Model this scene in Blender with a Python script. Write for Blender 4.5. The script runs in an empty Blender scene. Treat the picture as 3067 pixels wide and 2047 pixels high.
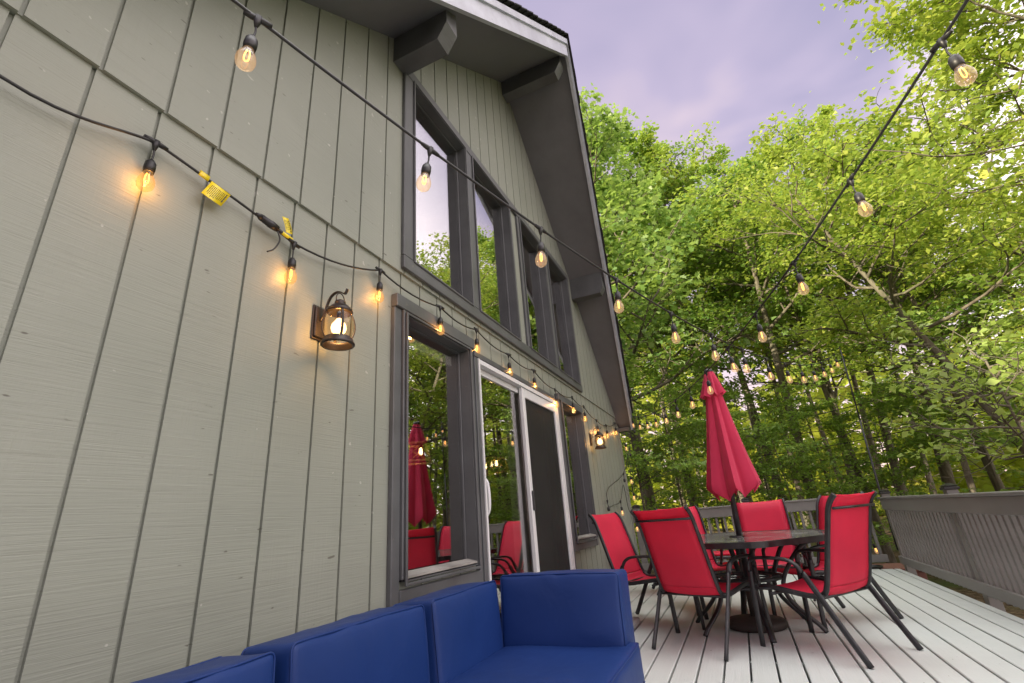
import bpy, math, random
import numpy as np
from mathutils import Vector, Matrix, noise as mnoise
PI = math.pi
R = math.radians
random.seed(7)
scene = bpy.context.scene
COL = scene.collection

# ---------------------------------------------------------------- materials
class NT:
    """small helper around a material node tree"""
    def __init__(self, name):
        self.m = bpy.data.materials.new(name); self.m.use_nodes = True
        self.t = self.m.node_tree; self.t.nodes.clear()
        self.out = self.t.nodes.new('ShaderNodeOutputMaterial')
    def n(self, typ, **kw):
        nd = self.t.nodes.new('ShaderNode' + typ)
        for k, v in kw.items():
            if k in nd.inputs.keys(): nd.inputs[k].default_value = v
            else: setattr(nd, k, v)
        return nd
    def l(self, a, b): self.t.links.new(a, b)
    def coord(self, kind='Object', scale=(1, 1, 1)):
        c = self.n('TexCoord'); mp = self.n('Mapping'); mp.inputs['Scale'].default_value = scale
        self.l(c.outputs[kind], mp.inputs['Vector']); return mp.outputs[0]
    def noise(self, vec, scale, detail=4, rough=.55, dist=0.):
        nd = self.n('TexNoise'); nd.inputs['Scale'].default_value = scale
        nd.inputs['Detail'].default_value = min(detail, 3.5); nd.inputs['Roughness'].default_value = rough
        nd.inputs['Distortion'].default_value = dist
        self.l(vec, nd.inputs['Vector']); return nd.outputs['Fac']
    def ramp(self, fac, stops):
        nd = self.n('ValToRGB'); cr = nd.color_ramp
        while len(cr.elements) < len(stops): cr.elements.new(.5)
        for e, (p, c) in zip(cr.elements, stops):
            e.position = p; e.color = (*c, 1) if not isinstance(c, (int, float)) else (c, c, c, 1)
        self.l(fac, nd.inputs[0]); return nd.outputs[0]
    def mix(self, fac, a, b, mode='MIX'):
        nd = self.n('Mix', data_type='RGBA', blend_type=mode)
        for s, v in ((0, fac), (6, a), (7, b)):
            if isinstance(v, (int, float)): nd.inputs[s].default_value = v
            elif isinstance(v, tuple): nd.inputs[s].default_value = (*v, 1)
            else: self.l(v, nd.inputs[s])
        return nd.outputs[2]
    def math(self, op, a, b=0.):
        nd = self.n('Math', operation=op)
        for i, v in enumerate((a, b)):
            if isinstance(v, (int, float)): nd.inputs[i].default_value = v
            else: self.l(v, nd.inputs[i])
        return nd.outputs[0]
    def bump(self, h, dist=.01, strength=1., prev=None):
        nd = self.n('Bump'); nd.inputs['Distance'].default_value = dist; nd.inputs['Strength'].default_value = strength
        self.l(h, nd.inputs['Height'])
        if prev is not None: self.l(prev, nd.inputs['Normal'])
        return nd.outputs[0]
    def princ(self, color=None, rough=.5, metal=0., spec=.5, normal=None, **kw):
        b = self.n('BsdfPrincipled')
        b.inputs['Metallic'].default_value = metal; b.inputs['Specular IOR Level'].default_value = spec
        if isinstance(rough, (int, float)): b.inputs['Roughness'].default_value = rough
        else: self.l(rough, b.inputs['Roughness'])
        if color is not None:
            if isinstance(color, tuple): b.inputs['Base Color'].default_value = (*color, 1)
            else: self.l(color, b.inputs['Base Color'])
        if normal is not None: self.l(normal, b.inputs['Normal'])
        for k, v in kw.items(): b.inputs[k.replace('_', ' ')].default_value = v
        return b.outputs[0]
    def schlick(self, base, gain=1.):
        lw = self.n('LayerWeight'); lw.inputs['Blend'].default_value = .5
        return self.math('MINIMUM', self.math('ADD', self.math('MULTIPLY', self.math('POWER', lw.outputs['Facing'], 4.), gain), base), .97)
    def done(self, sh):
        self.l(sh, self.out.inputs['Surface']); return self.m

def mixsh(t, fac, a, b):
    nd = t.n('MixShader')
    if isinstance(fac, (int, float)): nd.inputs[0].default_value = fac
    else: t.l(fac, nd.inputs[0])
    t.l(a, nd.inputs[1]); t.l(b, nd.inputs[2]); return nd.outputs[0]

M = {}
def m_siding():
    t = NT('painted_siding')
    v = t.coord('Object')
    big = t.noise(v, 1.1, 3, .6)
    saw = t.noise(t.coord('Object', (1.6, 1, 85)), 1.6, 4, .7)
    vert = t.noise(t.coord('Object', (60, 1, 2.2)), 1.3, 2, .6)
    mask = t.ramp(t.noise(v, 2.1, 2, .5), [(.42, 0.0), (.62, 1.0)])
    col = t.ramp(big, [(.25, (.226, .246, .210)), (.55, (.260, .279, .239)), (.8, (.288, .304, .262))])
    col = t.mix(t.ramp(saw, [(.33, .20), (.42, 0.)]), col, (.13, .13, .105))
    nick = t.ramp(t.noise(t.coord('Object', (14, 1, 48)), 1.0, 2, .4), [(.25, .85), (.28, 0.)])
    col = t.mix(nick, col, (.10, .095, .08))
    chip = t.ramp(t.noise(v, 22, 2, .5), [(.725, 0.), (.75, .6)])
    col = t.mix(chip, col, (.48, .48, .44))
    h = t.math('ADD', saw, t.math('MULTIPLY', t.math('MULTIPLY', vert, mask), .5))
    nrm = t.bump(h, .0027, .7)
    return t.done(t.princ(col, .5, spec=.4, normal=nrm))
def m_paint(name, c, var=.18, rough=.5, grain=(8, 8, 8), bump=.0015, chips=None, spec=.4):
    t = NT(name); v = t.coord('Object'); g = t.coord('Object', grain)
    a = t.noise(v, 3.0, 6, .65); b = t.noise(g, 3.0, 5, .6)
    lo = tuple(x * (1 - var) for x in c); hi = tuple(min(1, x * (1 + var)) for x in c)
    col = t.ramp(a, [(.3, lo), (.7, hi)])
    col = t.mix(t.math('MULTIPLY', b, .25), col, lo)
    if chips:
        col = t.mix(t.ramp(t.noise(v, 17, 5, .7), [(.70, 0.), (.74, .9)]), col, chips)
    n = t.bump(b, bump, .8); n = t.bump(t.noise(v, 60, 3), bump * .6, .5, n)
    rr = t.ramp(a, [(.2, max(0, rough - .12)), (.8, min(1, rough + .12))])
    return t.done(t.princ(col, rr, spec=spec, normal=n))
def m_deck():
    t = NT('deck_paint'); v = t.coord('Object'); g = t.coord('Object', (1.2, 22, 8))
    a = t.noise(v, .8, 4, .6); b = t.noise(g, 2.2, 4, .65); c = t.noise(v, 5.5, 4, .7)
    col = t.ramp(a, [(.28, (.52, .56, .54)), (.5, (.57, .61, .588)), (.75, (.61, .65, .625))])
    col = t.mix(t.ramp(b, [(.28, .18), (.40, 0.)]), col, (.42, .41, .38))
    col = t.mix(t.ramp(c, [(.66, 0.), (.80, .20)]), col, (.44, .41, .36))
    speck = t.ramp(t.noise(v, 34, 2, .5), [(.745, 0.), (.76, .8)])
    col = t.mix(speck, col, (.12, .10, .08))
    rust = t.ramp(t.noise(v, 9, 2, .5), [(.76, 0.), (.79, .75)])
    col = t.mix(rust, col, (.30, .20, .12))
    n = t.bump(b, .003, .6); n = t.bump(t.noise(v, 70, 2), .001, .4, n)
    return t.done(t.princ(col, t.ramp(c, [(.3, .38), (.7, .6)]), spec=.4, normal=n))
def m_fabric(name, c, rough=.5, weave=900, transl=0., sheen=.0, wr=.004, wscale=4., spec=.35):
    t = NT(name); v = t.coord('Object')
    a = t.noise(v, 2.3, 4, .6); w = t.noise(v, wscale, 3, .5, .6)
    col = t.ramp(a, [(.3, tuple(x * .9 for x in c)), (.7, tuple(min(1, x * 1.08) for x in c))])
    fine = t.noise(v, weave, 1)
    n = t.bump(w, wr, .6); n = t.bump(fine, .0006, .35, n)
    p = t.princ(col, rough, spec=spec, normal=n, Sheen_Weight=sheen)
    if transl > 0:
        tr = t.n('BsdfTranslucent'); t.l(col, tr.inputs['Color']); t.l(n, tr.inputs['Normal'])
        p = mixsh(t, transl, p, tr.outputs[0])
    return t.done(p)
def m_plain(name, c, rough=.4, metal=0., spec=.5, nb=0.):
    t = NT(name); v = t.coord('Object'); a = t.noise(v, 14, 4, .6)
    col = t.ramp(a, [(.3, tuple(x * .82 for x in c)), (.7, tuple(min(1, x * 1.15) for x in c))])
    rr = t.ramp(a, [(.3, max(.02, rough - .1)), (.7, min(1, rough + .1))])
    n = t.bump(t.noise(v, 160, 2), .0006, nb) if nb else None
    return t.done(t.princ(col, rr, metal=metal, spec=spec, normal=n))
def m_chairmetal():
    t = NT('black_chair_metal'); v = t.coord('Object')
    a = t.noise(v, 11, 5, .65)
    col = t.ramp(a, [(.35, (.012, .012, .014)), (.62, (.028, .028, .031)), (.78, (.075, .075, .078))])
    rust = t.ramp(t.noise(v, 13, 3, .6), [(.70, 0.), (.74, .7)])
    col = t.mix(rust, col, (.10, .045, .02))
    return t.done(t.princ(col, t.ramp(a, [(.3, .3), (.7, .5)]), spec=.5, normal=t.bump(t.noise(v, 220, 2), .0005, .4)))
def m_glass(name, tint=(1, 1, 1), base=.06, gain=1.0, ior=1.5, dirt=0.):
    t = NT(name)
    tr = t.n('BsdfTransparent'); tr.inputs[0].default_value = (*tint, 1)
    gl = t.n('BsdfGlossy'); gl.inputs['Roughness'].default_value = 0.0; gl.inputs['Color'].default_value = (.97, .97, .98, 1)
    f = t.schlick(base, gain)
    s = mixsh(t, f, tr.outputs[0], gl.outputs[0])
    if dirt:
        d = t.n('BsdfDiffuse'); d.inputs[0].default_value = (.45, .46, .44, 1)
        k = t.ramp(t.noise(t.coord('Object'), 5, 6, .7), [(.35, dirt * .3), (.7, dirt)])
        s = mixsh(t, k, s, d.outputs[0])
    return t.done(s)
def m_emit(name, c, s):
    t = NT(name); e = t.n('Emission'); e.inputs[0].default_value = (*c, 1); e.inputs[1].default_value = s
    return t.done(e.outputs[0])
def m_leaf(name, dark, mid, light, transl=.45):
    t = NT(name)
    g = t.n('NewGeometry'); v = t.coord('Object')
    rnd = g.outputs['Random Per Island']
    cl = t.noise(v, .55, 3, .6)
    f = t.math('ADD', t.math('MULTIPLY', rnd, .55), t.math('MULTIPLY', cl, .5))
    oi = t.n('ObjectInfo')
    f = t.math('ADD', f, t.math('MULTIPLY', t.math('SUBTRACT', oi.outputs['Random'], .5), .22))
    col = t.ramp(f, [(.22, dark), (.50, mid), (.82, light)])
    p = t.princ(col, .42, spec=.45)
    tr = t.n('BsdfTranslucent'); tc = t.mix(.5, col, (.46, .60, .07), 'MIX')
    t.l(tc, tr.inputs['Color'])
    return t.done(mixsh(t, transl, p, tr.outputs[0]))
def m_bark():
    t = NT('tree_bark'); v = t.coord('Object', (1, 1, .28)); a = t.noise(v, 7, 7, .7); b = t.noise(t.coord('Object'), .9, 3)
    col = t.ramp(a, [(.3, (.075, .062, .046)), (.55, (.17, .148, .115)), (.8, (.31, .28, .23))])
    col = t.mix(t.ramp(b, [(.45, 0.), (.7, .5)]), col, (.12, .14, .085))
    return t.done(t.princ(col, .85, spec=.2, normal=t.bump(a, .03, .9)))
def m_ground():
    t = NT('leaf_litter'); v = t.coord('Object'); a = t.noise(v, 9, 8, .75); b = t.noise(v, .35, 4, .6)
    col = t.ramp(a, [(.32, (.035, .025, .016)), (.5, (.11, .078, .048)), (.68, (.22, .165, .10))])
    col = t.mix(t.ramp(b, [(.48, 0.), (.60, .8)]), col, (.075, .115, .03))
    return t.done(t.princ(col, .95, spec=.1, normal=t.bump(a, .05, 1.)))
def m_shingle():
    t = NT('asphalt_shingle'); v = t.coord('Object'); a = t.noise(v, 120, 2); b = t.noise(v, 3, 4)
    col = t.ramp(a, [(.3, (.018, .018, .02)), (.7, (.07, .068, .066))])
    return t.done(t.princ(t.mix(.3, col, (.03, .03, .032)), .9, spec=.2, normal=t.bump(t.math('ADD', a, b), .006, 1.)))
def m_tabletop():
    t = NT('table_glass'); v = t.coord('Object')
    tr = t.n('BsdfTransparent'); tr.inputs[0].default_value = (.30, .32, .31, 1)
    gl = t.n('BsdfGlossy'); gl.inputs['Roughness'].default_value = .045; gl.inputs['Color'].default_value = (.9, .92, .9, 1)
    h = t.noise(v, 55, 4, .6); nb = t.bump(h, .0015, .30); t.l(nb, gl.inputs['Normal'])
    f = t.schlick(.06, .85)
    s = mixsh(t, f, tr.outputs[0], gl.outputs[0])
    d = t.n('BsdfDiffuse'); d.inputs[0].default_value = (.33, .34, .32, 1)
    k = t.ramp(t.noise(v, 6, 7, .75), [(.32, .06), (.5, .16), (.72, .5)])
    return t.done(mixsh(t, k, s, d.outputs[0]))
def m_screen():
    t = NT('insect_screen'); v = t.coord('Object')
    a = t.noise(v, 1.7, 3)
    p = t.princ(t.ramp(a, [(.3, (.018, .018, .018)), (.7, (.030, .030, .029))]), .7, spec=.3)
    tr = t.n('BsdfTransparent')
    return t.done(mixsh(t, .25, p, tr.outputs[0]))

M['siding'] = m_siding()
M['deck'] = m_deck()
M['trim'] = m_paint('slate_trim_paint', (.098, .103, .108), .22, .42, (3, 20, 3), .002, (.15, .14, .13))
M['soffit'] = m_paint('soffit_paint', (.148, .152, .168), .12, .6, (3, 3, 3), .002)
M['fascia'] = m_paint('fascia_paint', (.44, .47, .54), .25, .35, (2, 25, 2), .004, (.14, .14, .15), .5)
M['rail'] = m_paint('railing_paint', (.195, .190, .178), .18, .5, (4, 4, 4), .002, (.2, .19, .18))
M['white'] = m_paint('white_vinyl', (.66, .67, .68), .04, .35, (1, 1, 1), .0002)
M['sill'] = m_paint('weathered_sill', (.30, .29, .27), .4, .7, (4, 30, 4), .003, (.10, .09, .08))
M['blue'] = m_fabric('navy_cushion_fabric', (.008, .030, .138), .50, 900, 0, .0, .010, 5.0, .28)
M['red'] = m_fabric('red_sling_fabric', (.84, .048, .115), .5, 500, .45, 0., .001, 6., .35)
M['umb'] = m_fabric('red_umbrella_cloth', (.68, .050, .120), .8, 600, .30, .2, .006, 5., .2)
M['black'] = m_chairmetal()
M['rubber'] = m_plain('black_cable_rubber', (.012, .012, .013), .42)
M['bronze'] = m_plain('bronze_metal', (.040, .030, .026), .38, .35, .5, .3)
M['base'] = m_plain('umbrella_base_stone', (.045, .038, .033), .7, 0, .3, .6)
M['wicker'] = m_plain('dark_sofa_frame', (.02, .018, .017), .6)
M['win'] = m_glass('window_glass', (.93, .94, .90), .36, .9)
M['bulb'] = m_glass('bulb_glass', (1., .95, .86), .06, .7)
def m_clearlit():
    t = NT('clear_lit_bulb_glass'); tr = t.n('BsdfTransparent'); tr.inputs[0].default_value = (1, .93, .82, 1)
    gl = t.n('BsdfGlossy'); gl.inputs['Roughness'].default_value = 0.
    s = mixsh(t, t.schlick(.06, .7), tr.outputs[0], gl.outputs[0])
    e = t.n('Emission'); e.inputs[0].default_value = (1., .60, .32, 1); e.inputs[1].default_value = .9
    m = t.done(mixsh(t, .11, s, e.outputs[0])); m.cycles.emission_sampling = 'NONE'; return m
M['clearlit'] = m_clearlit()
def m_litglass():
    t = NT('lit_bulb_glass'); tr = t.n('BsdfTransparent'); tr.inputs[0].default_value = (1, .88, .68, 1)
    gl = t.n('BsdfGlossy'); gl.inputs['Roughness'].default_value = 0.; 
    s = mixsh(t, t.schlick(.03, .5), tr.outputs[0], gl.outputs[0])
    e = t.n('Emission'); e.inputs[0].default_value = (1., .50, .17, 1); e.inputs[1].default_value = 1.0
    m = t.done(mixsh(t, .14, s, e.outputs[0])); m.cycles.emission_sampling = 'NONE'; return m
M['litbulb'] = m_litglass()
M['lampglass'] = m_glass('lantern_glass', (1., .90, .74), .04, .7)
M['fil'] = m_emit('bulb_filament', (1., .40, .08), 3.2)
M['filfar'] = m_emit('lantern_filament', (1., .66, .30), 12.)
for k in ('fil', 'filfar'): M[k].cycles.emission_sampling = 'NONE'
def m_lampbulb():
    t = NT('lit_lantern_bulb'); tr = t.n('BsdfTransparent'); tr.inputs[0].default_value = (1, .85, .6, 1)
    e = t.n('Emission'); e.inputs[0].default_value = (1., .66, .32, 1); e.inputs[1].default_value = 3.0
    return t.done(mixsh(t, .75, tr.outputs[0], e.outputs[0]))
M['lampbulb'] = m_lampbulb()
M['frost'] = m_emit('lantern_bulb_glow', (1., .64, .25), 8.)
M['yellow'] = m_plain('yellow_tag_vinyl', (.75, .60, .02), .25)
M['ink'] = m_plain('tag_ink', (.05, .045, .01), .6)
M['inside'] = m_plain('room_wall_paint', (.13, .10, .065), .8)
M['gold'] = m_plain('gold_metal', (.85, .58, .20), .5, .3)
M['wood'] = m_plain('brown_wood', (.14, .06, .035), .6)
M['brick'] = m_plain('red_brown_timber', (.17, .075, .055), .8)
M['slab'] = m_plain('grey_slab', (.33, .335, .33), .6)
M['table'] = m_tabletop()
M['screen'] = m_screen()
M['bark'] = m_bark()
M['ground'] = m_ground()
M['shingle'] = m_shingle()
M['leafA'] = m_leaf('maple_leaves', (.100, .225, .045), (.19, .36, .070), (.34, .47, .11), .5)
M['leafB'] = m_leaf('oak_leaves', (.100, .225, .065), (.18, .34, .095), (.31, .44, .16), .5)
M['leafC'] = m_leaf('beech_leaves', (.15, .27, .045), (.30, .42, .062), (.47, .53, .10), .5)
M['leafD'] = m_leaf('pale_sapling_leaves', (.22, .34, .07), (.32, .44, .10), (.40, .50, .16))
M['leafU'] = m_leaf('lightened_young_maple_leaves', (.16, .30, .06), (.26, .43, .09), (.38, .52, .13), .5)  # young leaf green, lightened to stand in for fill light below the crowns
M['leafFar'] = m_leaf('distant_leaves', (.20, .30, .035), (.40, .46, .055), (.58, .56, .09), .6)

# ---------------------------------------------------------------- mesh builder
class MB:
    def __init__(self): self.v = []; self.f = []; self.sm = []
    def add(self, vs, fs, smooth=False):
        o = len(self.v); self.v += [tuple(p) for p in vs]
        self.f += [tuple(i + o for i in f) for f in fs]; self.sm += [smooth] * len(fs); return self
    def box(self, a, b, mat=None, bev=0.):
        x0, y0, z0 = a; x1, y1, z1 = b
        if bev <= 0:
            vs = [(x0, y0, z0), (x1, y0, z0), (x1, y1, z0), (x0, y1, z0), (x0, y0, z1), (x1, y0, z1), (x1, y1, z1), (x0, y1, z1)]
            fs = [(0, 3, 2, 1), (4, 5, 6, 7), (0, 1, 5, 4), (1, 2, 6, 5), (2, 3, 7, 6), (3, 0, 4, 7)]
        else:
            vs = []; X = (x0, x1); Y = (y0, y1); Z = (z0, z1); idx = {}
            for i in (0, 1):
                for j in (0, 1):
                    for k in (0, 1):
                        sx, sy, sz = (1 - 2 * i) * bev, (1 - 2 * j) * bev, (1 - 2 * k) * bev
                        for ax in range(3):
                            p = [X[i] + sx, Y[j] + sy, Z[k] + sz]
                            p[ax] = (X[i], Y[j], Z[k])[ax]
                            idx[i, j, k, ax] = len(vs); vs.append(tuple(p))
            fs = []
            q = [(0, 0), (1, 0), (1, 1), (0, 1)]
            for s in (0, 1):
                fs.append(tuple(idx[s, a_, b_, 0] for a_, b_ in (q if s else q[::-1])))
                fs.append(tuple(idx[a_, s, b_, 1] for a_, b_ in (q[::-1] if s else q)))
                fs.append(tuple(idx[a_, b_, s, 2] for a_, b_ in (q if s else q[::-1])))
            for i in (0, 1):
                for j in (0, 1):
                    fs.append((idx[i, j, 0, 0], idx[i, j, 1, 0], idx[i, j, 1, 1], idx[i, j, 0, 1]))
                    fs.append((idx[i, 0, j, 0], idx[i, 1, j, 0], idx[i, 1, j, 2], idx[i, 0, j, 2]))
                    fs.append((idx[0, i, j, 1], idx[1, i, j, 1], idx[1, i, j, 2], idx[0, i, j, 2]))
            for i in (0, 1):
                for j in (0, 1):
                    for k in (0, 1): fs.append((idx[i, j, k, 0], idx[i, j, k, 1], idx[i, j, k, 2]))
        if mat is not None: vs = [tuple(mat @ Vector(p)) for p in vs]
        return self.add(vs, fs)
    def prism(self, poly, off):
        """poly: planar loop of 3-D points, extruded by vector off"""
        n = len(poly); off = Vector(off)
        vs = [tuple(p) for p in poly] + [tuple(Vector(p) + off) for p in poly]
        fs = [tuple(range(n))[::-1], tuple(range(n, 2 * n))] + [(i, (i + 1) % n, n + (i + 1) % n, n + i) for i in range(n)]
        return self.add(vs, fs)
    def tube(self, pts, r, seg=8, cap=True, sx=1., sy=1., up=None, smooth=True):
        pts = [Vector(p) for p in pts]; n = len(pts)
        rs = r if isinstance(r, (list, tuple)) else [r] * n
        vs = []; prev = None
        for i, p in enumerate(pts):
            d = (pts[min(i + 1, n - 1)] - pts[max(i - 1, 0)])
            d = d.normalized() if d.length > 1e-9 else Vector((0, 0, 1))
            if prev is None:
                u = Vector(up) if up is not None else (Vector((0, 0, 1)) if abs(d.z) < .9 else Vector((0, 1, 0)))
            else: u = prev
            a = d.cross(u)
            if a.length < 1e-6: a = d.cross(Vector((1, 0, .3)))
            a.normalize(); b = a.cross(d).normalized(); prev = b
            for k in range(seg):
                t = 2 * PI * k / seg + PI / seg
                vs.append(tuple(p + a * math.cos(t) * rs[i] * sx + b * math.sin(t) * rs[i] * sy))
        fs = []
        for i in range(n - 1):
            for k in range(seg):
                k2 = (k + 1) % seg
                fs.append((i * seg + k, i * seg + k2, (i + 1) * seg + k2, (i + 1) * seg + k))
        self.add(vs, fs, smooth)
        if cap:
            o = len(self.v) - len(vs)
            self.f += [tuple(o + k for k in range(seg))[::-1], tuple(o + (n - 1) * seg + k for k in range(seg))]; self.sm += [False, False]
        return self
    def lathe(self, prof, seg=20, loc=(0, 0, 0), mat=None, smooth=True):
        vs = []; fs = []; n = len(prof)
        for r, z in prof:
            for k in range(seg):
                t = 2 * PI * k / seg; vs.append((r * math.cos(t), r * math.sin(t), z))
        for i in range(n - 1):
            for k in range(seg):
                k2 = (k + 1) % seg; fs.append((i * seg + k, i * seg + k2, (i + 1) * seg + k2, (i + 1) * seg + k))
        if mat is not None: vs = [tuple(mat @ Vector(p)) for p in vs]
        vs = [(p[0] + loc[0], p[1] + loc[1], p[2] + loc[2]) for p in vs]
        return self.add(vs, fs, smooth)
    def mesh(self, name, mat):
        me = bpy.data.meshes.new(name); me.from_pydata(self.v, [], self.f)
        me.polygons.foreach_set('use_smooth', self.sm); me.materials.append(mat); me.update(); return me
    def build(self, name, mat, parent=None):
        o = bpy.data.objects.new(name, self.mesh(name, mat)); COL.objects.link(o)
        if parent is not None: o.parent = parent
        return o
def recalc(o):
    import bmesh
    bm = bmesh.new(); bm.from_mesh(o.data); bmesh.ops.recalc_face_normals(bm, faces=bm.faces); bm.to_mesh(o.data); bm.free(); return o
def tag(o, label=None, cat=None, group=None, kind=None):
    if label: o['label'] = label
    if cat: o['category'] = cat
    if group: o['group'] = group
    if kind: o['kind'] = kind
    return o
def empty(name, label, cat, loc=(0, 0, 0), rz=0., group=None):
    o = bpy.data.objects.new(name, None); COL.objects.link(o); o.location = loc; o.rotation_euler = (0, 0, rz)
    o.empty_display_size = .1
    return tag(o, label, cat, group)
def copy_tree(o, parent=None):
    c = o.copy(); COL.objects.link(c); c.parent = parent
    for ch in list(o.children): copy_tree(ch, c)
    return c
def smooth_path(pts, n=6):
    """Catmull-Rom through pts"""
    P = [Vector(p) for p in pts]; P = [P[0] * 2 - P[1]] + P + [P[-1] * 2 - P[-2]]; out = []
    for i in range(1, len(P) - 2):
        for k in range(n):
            t = k / n; a, b, c, d = P[i - 1], P[i], P[i + 1], P[i + 2]
            out.append(.5 * ((2 * b) + (c - a) * t + (2 * a - 5 * b + 4 * c - d) * t * t + (3 * b - a - 3 * c + d) * t ** 3))
    out.append(P[-2]); return out

# ---------------------------------------------------------------- camera
cam = bpy.data.cameras.new('camera'); co = bpy.data.objects.new('camera', cam); COL.objects.link(co)
cam.sensor_width = 36; cam.lens = 16.574; cam.clip_end = 600; cam.clip_start = .02
Rm = ((.41587532, .29461644, .86037717), (-.90633624, .21213506, .36544949), (-.07484874, -.93177243, .35524329))
co.matrix_world = Matrix(((Rm[0][0], -Rm[0][1], -Rm[0][2], 0), (Rm[1][0], -Rm[1][1], -Rm[1][2], -1.62), (Rm[2][0], -Rm[2][1], -Rm[2][2], .93), (0, 0, 0, 1)))
scene.camera = co

# ---------------------------------------------------------------- ground, deck
def build_ground():
    mb = MB(); n = 70; xs = np.linspace(-40, 110, n); ys = np.linspace(-90, 60, n)
    for y in ys:
        for x in xs:
            d = max(0, math.hypot(x - 3, y) - 9)
            z = -.55 + .05 * mnoise.noise((x * .4, y * .4, 0)) + d * .02 + .5 * mnoise.noise((x * .06, y * .06, 3)) * min(1, d / 15)
            mb.v.append((x, y, z))
    for j in range(n - 1):
        for i in range(n - 1):
            a = j * n + i; mb.f.append((a, a + 1, a + n + 1, a + n)); mb.sm.append(True)
    tag(mb.build('ground', M['ground']), kind='structure')
    mb = MB(); s = 2500
    mb.add([(-s, -s, -3.2), (s, -s, -3.2), (s, s, -3.2), (-s, s, -3.2)], [(0, 1, 2, 3)])
    tag(mb.build('terrain', M['ground']), kind='structure')
build_ground()
def build_deck():
    rng = random.Random(3); mb = MB(); p = .1461; y = .02 - .0015
    k = 0
    y1 = -.012
    while y1 > -3.28:
        y0 = max(y1 - .1340, -3.29)
        # boards butt at a joint somewhere
        js = [-1.2] + ([rng.uniform(1.5, 6.5)] if rng.random() < .6 else []) + [8.07]
        for a, b in zip(js[:-1], js[1:]):
            dz = rng.uniform(-.0012, .0012)
            mb.box((a + .0015, y0, -.036), (b - .0015, y1, dz), bev=.004)
        y1 -= p; k += 1
    for x in np.arange(-1.0, 8.1, .406): mb.box((x, -3.27, -.20), (x + .038, -.02, -.037))
    mb.box((-1.2, -3.30, -.24), (8.07, -3.292, -.040)); mb.box((8.072, -3.30, -.24), (8.10, -.03, -.040))
    tag(mb.build('deck', M['deck']), kind='structure')
build_deck()

# ---------------------------------------------------------------- house
APX, APZ, SL, SR = 4.16, 6.16, .833, .981
def roofz(x): return APZ - (APX - x) * SL if x < APX else APZ - (x - APX) * SR
XL, XR = -1.30, 8.13
TRZ = 2.425; KL = APX - (APZ - TRZ) / SL; KR = APX + (APZ - TRZ) / SR
house = empty('house', 'olive grey board sided gable house with brown trim and a pointed roof overhang', 'house', (0, 0, 0))
# openings: (x0,x1,z0,z1)
LOW = [(2.13, 2.88, .69, 2.13), (3.03, 4.86, .02, 2.11), (4.965, 5.74, .69, 2.13)]
UPP = [(2.215, 2.975, 2.545, 4.105), (3.115, 3.90, 2.545, 4.105), (4.20, 4.94, 2.545, 4.105), (5.075, 5.865, 2.545, 4.105)]
def strips(mb, z0, z1f, openings, yf, yb, g0, hidden):
    edges = [XL]; x = g0 - 12 * .2032
    while x < XR:
        if x > XL: edges.append(x)
        x += .2032
    edges.append(XR)
    gw = .0060
    for a, b in zip(edges[:-1], edges[1:]):
        a2, b2 = a + gw, b - gw
        cuts = sorted({a2, b2} | {c for o in openings for c in o[:2] if a2 < c < b2} | {c for c in (APX, KL, KR) if a2 < c < b2})
        for c, d in zip(cuts[:-1], cuts[1:]):
            if d - c < .002: continue
            mid = (c + d) / 2
            spans = [(z0, None)]
            for o in openings:
                if o[0] < mid < o[1]: spans = [(z0, o[2]), (o[3], None)]
            for s0, s1 in spans:
                ta, tb = (s1, s1) if s1 is not None else (z1f(c), z1f(d))
                if max(ta, tb) <= s0 + .003: continue
                ta, tb = max(ta, s0 + .0005), max(tb, s0 + .0005)
                mb.prism([(c, yf, s0), (d, yf, s0), (d, yf, tb), (c, yf, ta)], (0, yb - yf, 0))
def backing(mb, z0, z1f, openings, y):
    xs = sorted({XL, XR, APX, KL, KR} | {c for o in openings for c in o[:2]})
    for c, d in zip(xs[:-1], xs[1:]):
        mid = (c + d) / 2; spans = [(z0, None)]
        for o in openings:
            if o[0] < mid < o[1]: spans = [(z0, o[2]), (o[3], None)]
        for s0, s1 in spans:
            ta, tb = (s1, s1) if s1 is not None else (z1f(c), z1f(d))
            if max(ta, tb) <= s0 + .003: continue
            ta, tb = max(ta, s0 + .0005), max(tb, s0 + .0005)
            mb.prism([(c, y, s0), (d, y, s0), (d, y, tb), (c, y, ta)], (0, .06, 0))
def lowtop(x): return min(TRZ + .004, roofz(x) - .002)
def uptop(x): return max(TRZ, roofz(x) - .002)
mb = MB(); strips(mb, -.4, lowtop, LOW, 0., .0115, .295, None); backing(mb, -.4, lowtop, LOW, .012)
recalc(mb.build('wall', M['siding'], house))
mb = MB(); strips(mb, TRZ, uptop, UPP, -.017, -.0055, .307, None); backing(mb, TRZ + .002, uptop, UPP, -.005)
recalc(mb.build('gable_wall', M['siding'], house))
# thin return under the upper siding is its own edge; side wall beyond the corner
mb = MB(); mb.prism([(XR - .002, .012, -.4), (XR - .002, 9, -.4), (XR - .002, 9, 2.2), (XR - .002, .012, 2.2)], (-.06, 0, 0))
recalc(mb.build('side_wall', M['siding'], house))
mb = MB(); mb.box((XR - .075, -.019, -.35), (XR + .004, -.0005, TRZ - .12)); mb.build('corner_board', M['siding'], house)

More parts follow.
